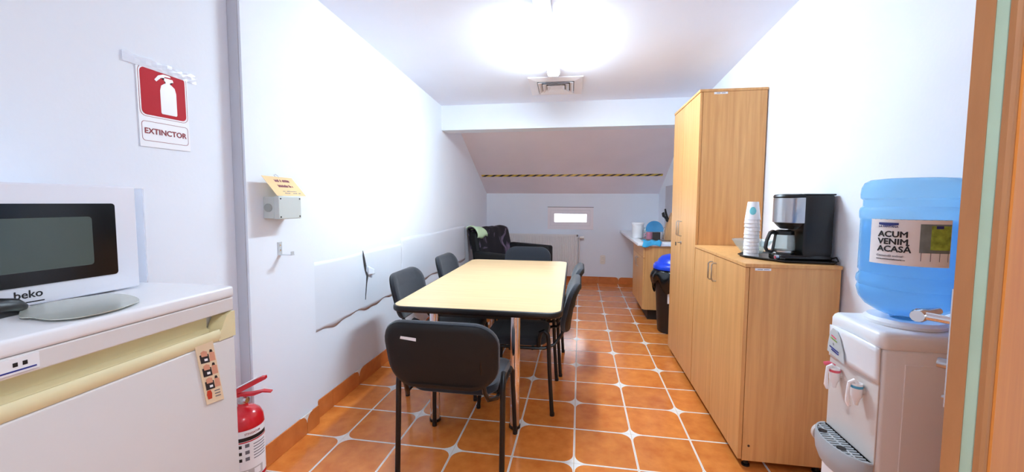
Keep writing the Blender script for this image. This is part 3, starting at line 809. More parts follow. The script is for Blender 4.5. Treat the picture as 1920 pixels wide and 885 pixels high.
for xx in (RX0, RX1-.003): MB().box((xx, YB-.1, RZ0+.03), (xx+.003, YB-.045, RZ1)).build('side_cover', 'radiator_white', rd)
gm = MB()
for k in range(40): gm.box((RX0+.02+k*.03, YB-.1, RZ1-.004), (RX0+.03+k*.03, YB-.045, RZ1+.001))
gm.build('top_grille', 'radiator_white', rd)
for xx in (RX0+.2, RX1-.2): MB().box((xx, YB-.05, RZ1-.25), (xx+.03, YB-.001, RZ1-.05)).build('bracket', 'radiator_white', rd)
vl = MB().tube([(RX1-.005, YB-.08, RZ1-.05), (RX1+.05, YB-.08, RZ1-.05)], .012, 10).build('valve', 'steel', rd, True)
MB().tube([(RX1+.03, YB-.08, RZ1-.05), (RX1+.045, YB-.08, RZ1-.05), (RX1+.1, YB-.08, RZ1-.05)], [.016, .022, .02], 14).build('valve_head', 'socket', vl, True)
MB().tube([(RX1+.02, YB-.08, RZ1-.05), (RX1+.02, YB-.08, .2), (RX1+.02, YB-.02, .16), (RX1+.02, YB, .16)], .008, 8).build('pipe', 'radiator_white', rd, True)
sk = thing('wall_socket', 'double white power socket on the back wall', 'socket', (.395, YB, .355))
bp_ = MB().prism(rrect(.085, .15, .02, 4, .395, .41), lambda u, v, w: Vector((u, YB-w, v)), 0, .012).build('cover', 'socket', sk)
for zz in (.445, .375):
    s_ = MB().lathe([(.028, .0), (.028, .004), (.022, .004), (.02, -.004), (0, -.004)], (.395, YB-.012, zz), 18, axis='y').build('outlet', 'socket', sk, True)
    for dx in (-.01, .01): MB().lathe([(0, -.0045), (.003, -.0045), (.003, -.006), (0, -.006)], (.395+dx, YB-.012, zz), 8, axis='y').build('pin_hole', 'text_black', s_)
hz = thing('hazard_strip', 'black and yellow striped warning strip across the sloped ceiling', 'warning strip', (-.18, 6.44, sz(6.44)))
sl_n = Vector((0, -SB, -1)).normalized(); sl_t = Vector((0, 1, -SB)).normalized()
def HZ(u, v, w): return Vector((u, 6.435, sz(6.435)))+sl_t*v+sl_n*w
hx0, hx1, hw = -1.57, 1.222, .03
N = 21; P_ = (hx1-hx0)/N
MB().prism([(hx0, -hw), (hx1, -hw), (hx1, hw), (hx0, hw)], HZ, .001, .003).build('strip', 'tape_yellow', hz)
for k in range(N):
    a = hx0+P_*k
    MB().prism([(a+.0, hw), (a+P_*.42, hw), (min(a+P_*1.0, hx1), -hw), (min(a+P_*.58, hx1), -hw)], HZ, .003, .0036).build('black_stripe', 'tape_black', hz)

# ------------------------------------------------------------------ cabinets along the right wall
def handle(parent, x, y, z0, z1):
    return MB().tube([(x, y, z0), (x-.018, y, z0), (x-.026, y, z0+.008), (x-.026, y, z1-.008), (x-.018, y, z1), (x, y, z1)], .0042, 8).build('handle', 'steel', parent, True)
CX = .83
lc = thing('low_cabinet', 'waist-high beech cabinet carrying the coffee machine', 'cabinet', (1.045, 2.65, 0))
LY0, LY1, LZ = 2.195, 3.108, 1.068
MB().box((CX+.02, LY0+.002, .04), (XR-.015, LY0+.02, LZ-.019)).build('side_panel', 'beech', lc)
MB().box((CX+.02, LY1-.02, .04), (XR-.015, LY1-.001, LZ-.019)).build('side_panel', 'beech', lc)
MB().box((CX+.04, LY0+.02, .06), (XR-.02, LY1-.02, LZ-.03)).build('carcass', 'beech_edge', lc)
MB().box((CX-.004, LY0-.004, LZ-.018), (XR-.012, LY1-.001, LZ), .0015).build('top_panel', 'beech', lc)
ym = (LY0+LY1)/2+.02
for a, b_, hy in ((LY0+.004, ym-.0015, ym-.03), (ym+.0015, LY1-.003, ym+.035)):
    dr = MB().box((CX, a, .045), (CX+.018, b_, LZ-.021), .001).build('door', 'beech', lc)
    handle(dr, CX, hy, LZ-.175, LZ-.065)
for xx, yy in ((CX+.05, LY0+.03), (CX+.05, LY1-.05), (XR-.06, LY0+.03), (XR-.06, LY1-.05)):
    MB().lathe([(0, 0), (.02, 0), (.02, .008), (.012, .01), (.012, .04), (0, .04)], (xx, yy, 0), 12).build('foot', 'black_plastic', lc)
st = MB().box((CX+.043, LY0+.0005, LZ-.034), (CX+.117, LY0+.002, LZ-.022)).build('name_sticker', 'paper_white', lc, label='white paper name sticker')
for k in range(9): 
    if k != 4: MB().box((CX+.055+.006*k, LY0+.0001, LZ-.0295), (CX+.0595+.006*k, LY0+.0005, LZ-.0265)).build('printed_mark', 'text_black', st)
MB().lathe([(0, 0), (.006, 0), (.006, .002), (0, .002)], (CX+.05, LY0+.0005, .12), 10, axis='y').build('screw_cap', 'dark_metal', lc)
MB().lathe([(0, 0), (.006, 0), (.006, .002), (0, .002)], (XR-.06, LY0+.0005, .12), 10, axis='y').build('screw_cap', 'dark_metal', lc)
tc = thing('tall_cabinet', 'tall beech two-door cabinet with key lock', 'cabinet', (1.045, 3.5, 0))
KY0, KY1, KZ = 3.112, 3.905, 2.172
MB().box((CX+.02, KY0+.002, .04), (XR-.008, KY0+.02, KZ-.019)).build('side_panel', 'beech', tc)
MB().box((CX+.02, KY1-.02, .04), (XR-.008, KY1-.002, KZ-.019)).build('side_panel', 'beech', tc)
MB().box((CX+.04, KY0+.02, .06), (XR-.012, KY1-.02, KZ-.03)).build('carcass', 'beech_edge', tc)
MB().box((CX-.004, KY0-.002, KZ-.018), (XR-.005, KY1, KZ), .0015).build('top_panel', 'beech', tc)
ym = (KY0+KY1)/2+.05
for q, (a, b_, hy) in enumerate(((KY0+.004, ym-.0015, ym-.03), (ym+.0015, KY1-.003, ym+.035))):
    dr = MB().box((CX, a, .045), (CX+.018, b_, KZ-.021), .001).build('door', 'beech', tc)
    handle(dr, CX, hy, 1.1, 1.22)
    if q == 0:
        lk = MB().lathe([(0, 0), (.012, 0), (.012, -.006), (0, -.008)], (CX, hy, 1.045), 14, axis='x').build('lock', 'steel', dr)
        MB().tube([(CX-.006, hy, 1.045), (CX-.03, hy, 1.045)], .003, 6).box((CX-.045, hy-.011, 1.02), (CX-.04, hy+.011, 1.05), .002).build('key', 'black_plastic', dr)
for xx, yy in ((CX+.05, KY0+.05), (CX+.05, KY1-.05), (XR-.06, KY0+.05), (XR-.06, KY1-.05)):
    MB().lathe([(0, 0), (.02, 0), (.02, .008), (.012, .01), (.012, .04), (0, .04)], (xx, yy, 0), 12).build('foot', 'black_plastic', tc)
st = MB().box((CX+.09, KY0+.0005, KZ-.036), (CX+.18, KY0+.002, KZ-.022)).build('name_sticker', 'paper_white', tc, label='white paper name sticker')
for k in range(9): 
    if k != 4: MB().box((CX+.107+.0065*k, KY0+.0001, KZ-.031), (CX+.112+.0065*k, KY0+.0005, KZ-.027)).build('printed_mark', 'text_black', st)

# ------------------------------------------------------------------ sink unit
SX, SY0, SY1 = .735, 4.87, 5.75
sc = thing('sink_cabinet', 'beech base cabinet with drawer on a dark plinth', 'cabinet', (1.0, 5.3, 0))
MB().box((SX+.02, SY0, .125), (XR-.01, SY1, .872)).build('body', 'beech', sc)
MB().box((SX+.07, SY0+.05, 0), (XR-.01, SY1-.01, .124)).build('plinth', 'plinth', sc)
d1 = MB().box((SX, SY0+.002, .735), (SX+.019, SY1-.002, .868), .001).build('drawer', 'beech', sc)
d2 = MB().box((SX, SY0+.002, .13), (SX+.019, (SY0+SY1)/2-.001, .73), .001).build('door', 'beech', sc)
d3 = MB().box((SX, (SY0+SY1)/2+.001, .13), (SX+.019, SY1-.002, .73), .001).build('door', 'beech', sc)
handle(d2, SX, (SY0+SY1)/2-.05, .58, .69); handle(d3, SX, (SY0+SY1)/2+.05, .58, .69)
WTZ = .912
wt = thing('worktop', 'white worktop with inset steel sink along the right wall', 'worktop', (.97, 5.9, .873))
MB().box((.665, 4.84, .873), (XR-.002, 6.96, WTZ), .006, 3).build('slab', 'worktop', wt, True)
sk_ = MB(); ring(sk_, rrect(.46, 1.15, .05, 5, .985, 5.6), rrect(.4, 1.09, .04, 5, .985, 5.6), lambda u, v, w: Vector((u, v, WTZ+w)), 0, .004)
sk_.prism(rrect(.405, 1.095, .04, 5, .985, 5.6), lambda u, v, w: Vector((u, v, WTZ+w)), .0002, .002); sk_.build('sink', 'sink_steel', wt)
fc = MB().tube([(1.19, 5.45, WTZ+.002), (1.19, 5.45, WTZ+.14)], .014, 12).build('faucet', 'chrome', wt, True)
MB().tube([(1.19, 5.45, WTZ+.13), (1.12, 5.4, WTZ+.16), (1.05, 5.36, WTZ+.15), (1.03, 5.34, WTZ+.12)], .009, 10).build('spout', 'chrome', fc, True)
# things on the worktop
Z = WTZ
cn = thing('white_canister', 'white lidded plastic canister on the worktop', 'canister', (.752, 5.5, Z+.0045))
MB().lathe([(0, 0), (.066, 0), (.07, .01), (.074, .165), (.07, .168), (0, .168)], (.752, 5.5, Z+.0045), 28).build('body', 'mug_white', cn, True)
MB().lathe([(.0, .168), (.079, .168), (.08, .172), (.08, .188), (.072, .196), (0, .2)], (.752, 5.5, Z+.0045), 28).build('lid', 'mug_white', cn, True)
dr_ = thing('dish_rack', 'chrome wire dish rack on the sink', 'dish rack', (.93, 5.25, Z+.004))
rz = Z+.006
for zz in (rz+.004, rz+.1):
    MB().tube([(.8, 5.12, zz), (1.01, 5.12, zz), (1.01, 5.45, zz), (.8, 5.45, zz)], .003, 6, closed=True).build('rim_wire', 'chrome', dr_)
for k in range(7):
    yy = 5.12+.055*k
    MB().tube([(.8, yy, rz+.1), (.8, yy, rz+.004), (1.01, yy, rz+.004), (1.01, yy, rz+.1)], .002, 6).build('wire', 'chrome', dr_)
MB().box((.87, 5.085, rz), (.96, 5.117, rz+.1), .004).build('cutlery_basket', 'dark_metal', dr_)
def mug(label, x, y, z, r, h, m, grp=None, hang=1):
    t = thing('mug', label, 'mug', (x, y, z))
    MB().lathe([(0, 0), (r*.9, 0), (r, .006), (r, h), (r-.004, h), (r-.004, .008), (0, .008)], (x, y, z), 22).build('body', m, t, True)
    MB().tube([(x-r+.002, y, z+h*.82), (x-r-.022, y, z+h*.75), (x-r-.026, y, z+h*.45), (x-r-.018, y, z+h*.25), (x-r+.002, y, z+h*.2)], .005, 8).build('handle', m, t, True)
    return t
mug('pink mug standing in the dish rack', .852, 5.2, rz+.008, .038, .085, 'cup_pink')
mug('white mug with red print in the dish rack',   .965, 5.21, rz+.008, .034, .085, 'mug_white')
cu = thing('drinking_glass', 'clear drinking glass in the dish rack', 'glass', (  .85, 5.41, rz+.008))
MB().lathe([(0, 0), (.03, 0), (.036, .13), (.033, .13), (.028, .006), (0, .006)], (  .85, 5.41, rz+.008), 20).build('body', 'clear_glass', cu, True)
pt = thing('blue_plate', 'blue plate standing upright in the dish rack', 'plate', (.93, 5.33, rz+.008))
def plate_fn(p): return Vector((.93+p[0], 5.33+p[1]*.3+p[2], rz+.12+p[1]))
mb = MB().lathe([(0, .004), (.07, .004), (.1, .016), (.106, .016), (.104, .012), (.07, -.002), (0, -.002)], (0, 0, 0), 30)
for v in mb.bm.verts: v.co = plate_fn((v.co.x, v.co.y, -v.co.z))
pb = mb.build('body', 'plate_blue', pt, True)
ct = thing('blue_cloth', 'light blue dishcloth folded over the worktop edge', 'cloth', (.74, 4.9, Z))
def clf(u, v):
    x = .72+.2*u; w_ = v*.17
    if w_ < .09: return Vector((x, 4.965-w_, Z+.012+.016*math.sin(7*u+3*v)**2+.004*math.sin(15*u)))
    return Vector((x+.01*math.sin(4*v), 4.842-.012-.006*math.sin(9*u), Z+.012-(w_-.09)*.62*(1+.3*math.sin(6*u+.5))+.016*math.sin(7*u+3*v)**2*(1-v)*2))
o = MB().grid(18, 14, clf).build('cloth', 'cloth_blue', ct, True); o.modifiers.new('thickness', 'SOLIDIFY').thickness = .004
kb = thing('knife_block', 'beech knife block on the worktop beside the dish rack', 'knife block', (1.07, 5.22, Z))
def KF(u, v, w): return Vector((1.02+u, 5.2+w, Z+v))
MB().prism([(0, .004), (.1, .004), (.155, .22), (.13, .33), (.09, .34), (.035, .2)], KF, 0, .09).build('block', 'knife_block_wood', kb)
for k, (u, w_, L) in enumerate(((.03, .02, .13), (.055, .045, .17), (.03, .07, .12))):
    t = thing('knife', 'black handled knife stuck in the knife block', 'knife', (1.02+u, 5.2+w_, Z+.22), group=None if k == 1 else 'knives in the knife block')
    if k == 1: t['label'] = 'longest black handled knife sticking up from the knife block'
    MB().tube([KF(u+.035, .2, w_), KF(u-.01, .28, w_), KF(u-.03, .2+L*.8, w_), KF(u-.04, .215+L, w_)], [.008, .011, .013, .01], 8).build('handle', 'black_plastic', t, True)
    for r_ in (.27, .31): MB().lathe([(0, 0), (.003, 0), (0, -.002)], KF(u-.01-.25*(r_-.27), r_-.01, w_-.011), 6, axis='y').build('rivet', 'chrome', t)
sp_ = thing('soap_bottle', 'white soap bottle beside the faucet', 'bottle', (1.215, 5.15, Z))
MB().lathe([(0, 0), (.034, 0), (.036, .01), (.036, .12), (.028, .15), (.012, .165), (.012, .18), (0, .18)], (1.215, 5.15, Z), 20).build('body', 'mug_white', sp_, True)
MB().lathe([(0, .18), (.015, .18), (.013, .205), (0, .207)], (1.215, 5.15, Z), 14).build('cap', 'plate_blue', sp_, True)
gp = thing('wall_splash_panel', 'grey splash panel on the right wall above the sink', 'panel', (XR, 5.9, 1.2))
MB().box((XR-.006, 5.0, 1.02), (XR, 6.44, 1.62), .001).build('panel', 'wall_panel_grey', gp)
# ------------------------------------------------------------------ waste bin
BX, BY = .988, 4.5
bn = thing('waste_bin', 'black waste bin with blue dome lid and bag', 'waste bin', (BX, BY, 0))
MB().lathe([(0, 0), (.135, 0), (.145, .015), (.185, .66), (.19, .68), (.178, .68), (.17, .64), (.135, .02), (0, .02)], (BX, BY, 0), 32).build('body', 'bin_black', bn, True)
ld = MB().lathe([(.2, .675), (.203, .68), (.2, .715), (.185, .735), (.165, .742), (.16, .748), (.15, .775), (.115, .81), (.06, .828), (0, .832)], (BX, BY, 0), 32).build('lid', 'bin_blue', bn, True)
def bagf(u, v):
    a = 2*PI*u; k = .5+.5*math.sin(7*a)*.6+.3*math.sin(13*a+1)
    z = .673-(.19+.06*math.sin(3*a+.4)+.03*math.sin(8*a))*v
    r = .198+.022*math.sin(PI*min(1, v*1.1))+.012*k*v-.005*math.sin(11*a+6*v)
    return Vector((BX+r*math.cos(a), BY+r*math.sin(a), z))
o = MB().grid(72, 10, bagf).build('bin_bag', 'bag_black', bn, True); o.modifiers.new('thickness', 'SOLIDIFY').thickness = .002
mb = MB(); a0 = math.atan2(-BY, -BX)-.28
V = []
for k in range(7):
    a = a0+.36*k/6
    V.append([mb.bm.verts.new((BX+(r+.002)*math.cos(a), BY+(r+.002)*math.sin(a), z)) for r, z in ((.1645, .33), (.1715, .44))])
for k in range(6): mb.bm.faces.new((V[k][0], V[k+1][0], V[k+1][1], V[k][1]))
mb.build('label', 'paper_white', bn, label='white paper label')

# ------------------------------------------------------------------ coffee corner on the low cabinet
ty = thing('serving_tray', 'dark rimmed metal tray under the coffee machine', 'tray', (1.09, 2.42, LZ))
tp = [(.905, 2.52), (.905, 2.43), (1.03, 2.245), (1.255, 2.225), (1.257, 2.66), (1.0, 2.66)]
tp = tp[::1]
def ccw(p):
    a = sum(p[i][0]*p[(i+1) % len(p)][1]-p[(i+1) % len(p)][0]*p[i][1] for i in range(len(p)))
    return p if a > 0 else p[::-1]
tp = ccw(tp)
mb = MB(); pad(mb, tp, [(.012, LZ+.0005), (.0, LZ+.012), (.006, LZ+.012), (.018, LZ+.004)]); mb.build('tray_body', 'dark_metal', ty)
mb = MB(); ring(mb, tp, inset(tp, .005), lambda u, v, w: Vector((u, v, LZ+w)), .008, .0135); mb.build('rim', 'black_plastic', ty)
QZ = LZ+.005; QY = 2.345
cm = thing('coffee_machine', 'black and steel drip coffee machine on the tray', 'coffee machine', (1.13, QY, QZ))
bp_ = [(1.02, QY-.06), (1.04, QY-.08), (1.25, QY-.085), (1.255, QY+.085), (1.04, QY+.08), (1.02, QY+.06)]
bp_ = ccw(bp_)
mb = MB(); pad(mb, bp_, [(.004, QZ), (0, QZ+.006), (0, QZ+.026), (.008, QZ+.034)]); mb.build('base', 'black_gloss', cm, True)
MB().lathe([(0, 0), (.042, 0), (.042, .006), (0, .006)], (1.074, QY, QZ+.034), 28).build('hot_plate', 'dark_metal', cm, True)
tk = ccw([(1.118, QY-.078), (1.132, QY-.086), (1.25, QY-.08), (1.257, QY-.06), (1.257, QY+.06), (1.25, QY+.08), (1.132, QY+.086), (1.118, QY+.078)])
mb = MB(); pad(mb, tk, [(.006, QZ+.03), (0, QZ+.05), (0, QZ+.33), (.004, QZ+.338)]); mb.build('water_tank', 'black_plastic', cm, True)
hp = []
for k in range(17):
    a = PI/2+PI*k/16; hp.append((1.085+.072*math.cos(a), QY+.08*math.sin(a)))
hp = hp+[(1.121, QY-.08), (1.121, QY+.08)]; hp = ccw(hp)
mb = MB(); pad(mb, hp, [(.002, QZ+.198), (0, QZ+.2), (0, QZ+.325), (.002, QZ+.327)]); mb.build('steel_head', 'steel', cm, True)
mb = MB(); pad(mb, hp, [(.0, QZ+.3275), (-.002, QZ+.332), (.003, QZ+.343), (.02, QZ+.347)]); mb.build('head_lid', 'black_plastic', cm, True)
MB().box((1.115, QY-.075, QZ+.3385), (1.262, QY+.075, QZ+.347), .003).build('tank_lid', 'black_plastic', cm)
mb = MB(); pad(mb, hp, [(.035, QZ+.165), (.02, QZ+.18), (.006, QZ+.197)]); mb.build('filter_holder', 'black_plastic', cm, True)
cf = thing('coffee_carafe', 'glass coffee carafe with black handle in the coffee machine', 'carafe', (1.066, QY, QZ+.0402))
cz0 = QZ+.0405
MB().lathe([(0, 0), (.042, 0), (.049, .01), (.051, .04), (.047, .08), (.041, .1), (.041, .108), (.039, .108), (.039, .1), (.045, .08), (.049, .04), (.047, .012), (.041, .002), (0, .002)], (1.066, QY, cz0), 30).build('glass', 'clear_glass', cf, True)
MB().lathe([(.0515, .004), (.0522, .012), (.049, .014), (.047, .004)], (1.066, QY, cz0), 30).build('lower_band', 'steel', cf, True)
MB().lathe([(.0, .118), (.03, .119), (.044, .112), (.045, .094), (.042, .094), (.041, .109), (0, .109)], (1.066, QY, cz0), 26).build('lid', 'black_plastic', cf, True)
hx = 1.066-.042
def CH(u, v, w): return Vector((hx-u*.8, QY-.02*(u/.06)+w, cz0+v))
op_ = [(-.004, .108), (.02, .118), (.045, .108), (.066, .07), (.078, .025), (.062, .004), (.035, -.004), (.016, .002)]
ip_ = [(.004, .09), (.02, .1), (.04, .093), (.056, .062), (.064, .028), (.056, .016), (.036, .01), (.02, .014)]
mb = MB()
A0 = [mb.bm.verts.new(CH(u, v, -.012)) for u, v in op_]; A1 = [mb.bm.verts.new(CH(u, v, .012)) for u, v in op_]
B0 = [mb.bm.verts.new(CH(u, v, -.012)) for u, v in ip_]; B1 = [mb.bm.verts.new(CH(u, v, .012)) for u, v in ip_]
for k in range(8):
    j = (k+1) % 8
    for q in ((A0[k], A0[j], B0[j], B0[k]), (A1[k], B1[k], B1[j], A1[j]), (A0[k], A1[k], A1[j], A0[j]), (B0[k], B0[j], B1[j], B1[k])): mb.bm.faces.new(q)
mb.build('handle', 'black_plastic', cf, True)
kb_ = MB().lathe([(0, -.012), (.015, -.012), (.016, 0), (0, 0)], (1.019, QY-.045, QZ+.018), 18, axis='x').build('switch', 'chrome', cm, True)
MB().lathe([(0, -.0135), (.008, -.0135), (.008, -.0121), (0, -.0121)], (1.019, QY-.045, QZ+.018), 14, axis='x').build('switch_light', 'tap_red', kb_)
MB().tube([(1.255, QY-.07, QZ+.02), (1.262, QY-.1, QZ+.03), (1.264, QY-.115, QZ+.012), (1.262, QY-.09, QZ+.006), (1.262, QY+.1, QZ+.008), (1.262, QY+.3, QZ-.0005)], .004, 6).build('power_cord', 'black_plastic', cm, True)
# stack of upturned paper cups
cb = None
pcx, pcy = .952, 2.46
for k in range(11):
    z = LZ+.006+.0205*k
    if cb is None:
        cb = thing('plastic_cup', 'white disposable cup in the upturned stack beside the coffee machine', 'cup', (pcx, pcy, z), group='stacked white cups on the tray')
        MB().lathe([(.0385, 0), (.0395, .002), (.0385, .005), (.0275, .098), (.026, .1), (0, .1), (0, .098), (.025, .097), (.036, .004), (.0375, .001)], (pcx, pcy, z), 24).build('wall', 'cup_white', cb, True)
        last = cb
    else:
        last = copy_tree(cb); last.location = (pcx+.0012*math.sin(k*2), pcy, z)
last['label'] = 'topmost white cup with a pale blue print in the upturned stack'
del last['group']
mb = MB(); V = []
ac = math.atan2(-pcy, -pcx)
for k in range(9):
    a = ac-.5+k/8*1.0; hh = .022*math.sqrt(max(.02, 1-((k-4)/4)**2))
    V.append([mb.bm.verts.new(((.0387-.0118*(zz/.1)+.0008)*math.cos(a), (.0387-.0118*(zz/.1)+.0008)*math.sin(a), zz)) for zz in (.05-hh, .05+hh)])
for k in range(8): mb.bm.faces.new((V[k][0], V[k+1][0], V[k+1][1], V[k][1]))
pr_ = mb.build('blue_print', 'cup_print', last, label='pale blue printed spot')
bo = thing('glass_bowl', 'clear glass bowl on the tray behind the cups', 'bowl', (1.0, 2.575, LZ+.0045))
MB().lathe([(0, 0), (.04, 0), (.05, .006), (.085, .05), (.108, .085), (.105, .086), (.082, .053), (.046, .01), (0, .006)], (1.0, 2.575, LZ+.0045), 30).build('bowl', 'clear_glass', bo, True)
for k, (dx, dy, rr) in enumerate(((-.02, -.01, .3), (.02, .015, -.5), (.0, .0, 1.2))):
    t = thing('sugar_sachet', 'small white sugar sachet in the glass bowl', 'sachet', (1.0+dx, 2.575+dy, LZ+.024+.014*k), rr, 'sugar sachets in the glass bowl', local=True)
    t.rotation_euler = (.3*(k-1), .25, rr)
    mb = MB(); pad(mb, rrect(.06, .03, .004, 2), [(.001, -.001), (0, 0), (.006, .004)]); mb.build('packet', 'paper_white', t)

# ------------------------------------------------------------------ water dispenser
DX, DY0, DY1, DZ = .95, 1.445, 1.712, .962
wd = thing('water_dispenser', 'white bottled-water dispenser standing between the low cabinet and the door', 'water dispenser', (1.1, 1.58, 0))
MB().box((DX+.012, DY0, 0), (XR-.01, DY1, DZ-.055), .012, 3).build('body', 'dispenser_white', wd, True)
MB().box((DX+.075, DY0-.0015, .06), (XR-.03, DY0+.004, DZ-.1), .002).build('side_panel', 'dispenser_white', wd)
mb = MB(); pad(mb, rrect(XR-.01-DX, DY1-DY0+.006, .03, 5, (XR-.01+DX)/2, (DY0+DY1)/2), [(.004, DZ-.056), (0, DZ-.05), (0, DZ-.02), (.006, DZ-.008), (.014, DZ-.002), (.026, DZ)]); mb.build('top_cover', 'dispenser_white', wd, True)
# front upper panel: bulging, with badge
up_ = [(DY0+.006, .80), (DY1-.006, .80), (DY1-.004, DZ-.05), (DY0+.004, DZ-.05)]
def DFR(u, v, w):
    t = (u-(DY0+DY1)/2)/((DY1-DY0)/2); return Vector((DX+.012-w-.012*(1-t*t)*(1 if w > 0 else 0), u, v))
mb = MB(); mb.grid(16, 6, lambda u, v: DFR(DY0+.004+(DY1-DY0-.008)*u, .79+.01*math.cos((u-.5)*3)+(DZ-.053-.79)*v, .001+.003*v)); 
o = mb.build('upper_front', 'dispenser_white', wd, True); o.modifiers.new('thickness', 'SOLIDIFY').thickness = .006
MB().box((DX+.008, DY0+.004, .46), (DX+.013, DY1-.004, .80), .002).build('tap_recess', 'dispenser_recess', wd)
MB().box((DX-.002, DY0+.004, .03), (DX+.013, DY1-.004, .44), .006).build('lower_front', 'dispenser_white', wd)
bc = [(1.61+.0, .82), (1.705, .8), (1.7, .86), (1.685, .895), (1.665, .905), (1.64, .88), (1.62, .85)]
bc = [(1.585, .80), (1.595, .84), (1.62, .885), (1.645, .905), (1.668, .908), (1.69, .885), (1.702, .84), (1.704, .81)]
bdg = MB().prism([(u, v) for u, v in bc], DFR, .0125, .0155).build('badge', 'badge_grey', wd, True)
for k, (v, m_, u0, u1) in enumerate(((.872, 'tap_red', 1.64, 1.675), (.862, 'leaf_green', 1.635, 1.68), (.845, 'text_grey', 1.655, 1.66), (.828, 'text_blue', 1.62, 1.685), (.82, 'text_blue', 1.62, 1.67))):
    MB().prism([(u0, v), (u1, v+.004), (u1, v+.009), (u0, v+.004)], DFR, .0155, .0165).build('badge_mark', m_, bdg)
def tap(y, ring_m, lever_m, z=.735):
    x = DX+.012
    t = MB().tube([(x, y, z), (x-.02, y, z)], .012, 12).build('tap', 'dispenser_recess', wd, True)
    MB().lathe([(0, .026), (.016, .026), (.017, .02), (.016, -.018), (.012, -.026), (.008, -.042), (.007, -.05), (0, -.05)], (x-.024, y, z), 18).build('tap_body', 'mug_white', t, True)
    MB().lathe([(.0175, .01), (.0178, .011), (.0178, .018), (.0175, .019), (.016, .015)], (x-.024, y, z), 18).build('colour_ring', ring_m, t, True)
    MB().tube([(x-.024, y, z+.026), (x-.034, y, z+.034), (x-.047, y, z+.026), (x-.05, y, z), (x-.05, y, z-.04), (x-.044, y, z-.055)], [.007, .007, .006, .005, .007, .006], 8).build('lever', lever_m, t, True)
tap(1.64, 'tap_red', 'mug_white', .742); tap(1.518, 'tap_blue', 'mug_white', .738)
MB().tube([(DX-.012, 1.64, .772), (DX-.026, 1.652, .78), (DX-.04, 1.657, .774)], .007, 8).build('safety_catch', 'tap_red', wd, True)
# drip tray: half ellipse with slotted grille
dcx, dcy = DX+.004, (DY0+DY1)/2
def el(a, sx=1): return (dcy+.135*math.cos(a), -.074*math.sin(a)*1)
NT = 20
bm_ = [(el(PI*k/NT)) for k in range(NT+1)]
def DTF(u, v, w): return Vector((dcx+v, u, w))
mb = MB()
loops = []
for sc_, w_ in ((.86, .43), (.97, .455), (1, .475), (1, .522), (.98, .525), (.93, .525), (.93, .513)):
    loops.append([((u-dcy)*sc_+dcy, v*sc_, w_) for u, v in bm_])
mb.loft(loops, DTF); dt = mb.build('drip_tray', 'dispenser_grey', wd, True)
hol = [(dcy-.05, -.045), (dcy+.06, -.045)]
for k in range(-8, 9):
    y = dcy+.015*k; 
    if abs(y-dcy) > .122: continue
    xlim = -.067*math.sqrt(max(0, 1-((y-dcy)/.126)**2))
    MB().prism([(y-.0035, -.004), (y+.0035, -.004), (y+.0035+.012*0, xlim), (y-.0035, xlim)], DTF, .517, .5235).build('grille_slat', 'dispenser_grey', dt)
MB().prism([(dcy+.11, -.03), (dcy-.11, -.03), (dcy-.11, -.036), (dcy+.11, -.036)][::-1], DTF, .5175, .5238).build('grille_bar', 'dispenser_grey', dt)
mb = MB(); mb.prism([((u-dcy)*.925+dcy, v*.925) for u, v in bm_], DTF, .5128, .5142); mb.build('tray_well', 'text_black', dt)
for (yy, xx) in hol: MB().lathe([(0, .002), (.014, .002), (.014, .0005), (0, .0005)], (dcx+xx-.0, yy, .5235), 16).build('drain_disc', 'text_black', dt)
MB().tube([(DX+.0, DY1+.012, .475), (DX+.0, DY1-.002, .475)], .036, 20).build('cup_holder_bracket', 'dispenser_recess', wd, True)
# bottle
WX, WY = 1.107, 1.578
MB().lathe([(.034, 0), (.105, .0), (.11, .012), (.1, .022), (.034, .016)], (WX, WY, DZ+.001), 30).build('bottle_collar', 'dispenser_white', wd, True)
wb = thing('water_bottle', 'large blue water bottle upturned on the dispenser', 'bottle', (WX, WY, DZ+.012))
z0 = DZ+.024
prof = [(.03, z0-.03), (.04, z0), (.075, z0+.014), (.108, z0+.035), (.126, z0+.06), (.131, z0+.078), (.134, z0+.09), (.131, z0+.1), (.129, z0+.104), (.134, z0+.11), (.136, z0+.12), (.134, z0+.134), (.128, z0+.142), (.127, z0+.15), (.132, z0+.156),
        (.132, z0+.33), (.135, z0+.338), (.136, z0+.36), (.134, z0+.37), (.127, z0+.376), (.127, z0+.398), (.134, z0+.404), (.135, z0+.42), (.133, z0+.44), (.126, z0+.457), (.11, z0+.467), (.08, z0+.47), (0, z0+.466)]
MB().lathe(prof, (WX, WY, 0), 48).build('shell', 'bottle_blue', wb, True)
MB().lathe([(0, z0+.02), (.07, z0+.02), (.104, z0+.04), (.122, z0+.064), (.126, z0+.1), (.124, z0+.15), (.126, z0+.2), (.126, z0+.33), (0, z0+.333)], (WX, WY, 0), 40).build('water', 'water_clear', wb, True)
aw = math.atan2(-WY, -WX)
def BF(u, v, w): 
    a = aw+u/.133-.06; r = .1335+w
    return Vector((WX+r*math.cos(a), WY+r*math.sin(a), z0+.262+v))
lab = MB().grid(24, 2, lambda u, v: BF(-.098+.205*u, -.074+.148*v, 0)).build('label', 'paper_white', wb, True)
for k, (s_, v) in enumerate((('ACUM', .024), ('VENIM', -.0), ('ACASĂ', -.024))):
    text('label_text', s_, .0265, lambda u, v_, w, v=v: BF(-.072+u, v+v_, .0008+w), 'text_black', lab, .0008, 1.0, 1.0, 'LEFT')
text('label_text', 'LA FANTANA', .0085, lambda u, v_, w: BF(-.072+u, .049+v_, .0008+w), 'text_blue', lab, .0001, 1, 1, 'LEFT')
text('label_text', 'Comandă online!', .009, lambda u, v_, w: BF(-.074+u, -.046+v_, .0008+w), 'text_grey', lab, 0, 1, 1.1, 'LEFT')
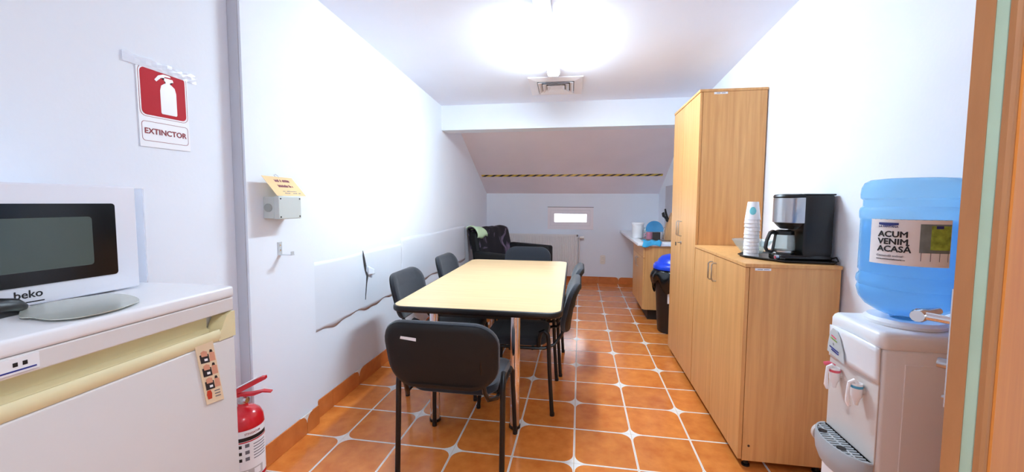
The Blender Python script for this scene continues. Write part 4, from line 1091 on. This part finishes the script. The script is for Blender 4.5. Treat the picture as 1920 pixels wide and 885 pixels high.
text('label_text', 'www.comenzi.lafantana.ro', .0058, lambda u, v_, w: BF(-.074+u, -.057+v_, .0008+w), 'text_black', lab, .0001, 1, 1.2, 'LEFT')
MB().grid(8, 1, lambda u, v: BF(-.072+.052*u, .055+.007*v-.003*(1-v)*math.sin(PI*u), .0008)).build('label_logo', 'text_blue', lab)
pv = MB().grid(8, 3, lambda u, v: BF(.03+.075*u, -.03+.09*v, .0006)).build('label_photo', 'photo_grey', lab)
MB().grid(6, 3, lambda u, v: BF(.055+.05*u, -.02+.075*v, .001)).build('photo_greenery', 'leaf_green', pv)
for k in range(4): MB().grid(1, 1, lambda u, v: BF(.034+.022*k+.0015*u, -.056+.028*v, .0008)).build('photo_leg', 'text_grey', pv)
MB().grid(2, 1, lambda u, v: BF(.066+.018*u, .046+.009*v, .0012)).build('photo_tag', 'text_blue', pv)

# ------------------------------------------------------------------ door leaf
PX_, PY_ = .78, .99; phi = math.radians(52)
du = Vector((math.sin(phi), math.cos(phi), 0)); dtv = Vector((math.cos(phi), -math.sin(phi), 0))
def LFN(u, v, w): return Vector((PX_, PY_, 0))+du*u+dtv*w+Vector((0, 0, v))     # u towards the hinge, w through the leaf
dl = tag(MB().prism([(0, .012), (.70, .012), (.70, 2.05), (0, 2.05)], LFN, .001, .0285).build('door_1', 'door_wood'), 'open wooden door leaf with chrome lever handle beside the dispenser', kind='structure')
MB().prism([(.004, .012), (.70, .012), (.70, 2.05), (.004, 2.05)], LFN, .0287, .047).build('edge_seal', 'door_seal', dl)
pr2 = [(.002, .0472), (.7, .0472), (.7, .064), (.012, .064), (.005, .0615), (.001, .056)]
MB().prism(pr2, lambda u, v, w: LFN(u, w, v), .012, 2.05).build('edge_bead', 'door_wood', dl)
MB().prism([(.018, .03), (.70, .03), (.70, 2.03), (.018, 2.03)], LFN, .0642, .068).build('outer_face', 'door_gloss', dl)
hd = MB().prism([(.012, .93), (.05, .93), (.05, 1.19), (.012, 1.19)], LFN, -.004, .001).build('lock_plate', 'chrome', dl)
MB().tube([LFN(.031, 1.118, -.003), LFN(.031, 1.118, -.05)], .009, 12).build('handle_shaft', 'chrome', hd, True)
MB().tube([LFN(.016, 1.117, -.057), LFN(.03, 1.117, -.058), LFN(.06, 1.117, -.056), LFN(.13, 1.115, -.054)], [.013, .016, .012, .009], 12).build('lever', 'chrome', hd, True)
MB().tube([LFN(.031, 1.02, -.006), LFN(.031, 1.02, -.022)], .011, 12).build('key_cylinder', 'steel', hd, True)
MB().tube([LFN(.031, .945, -.006), LFN(.031, .945, -.012)], .005, 8).build('plate_screw', 'steel', hd)
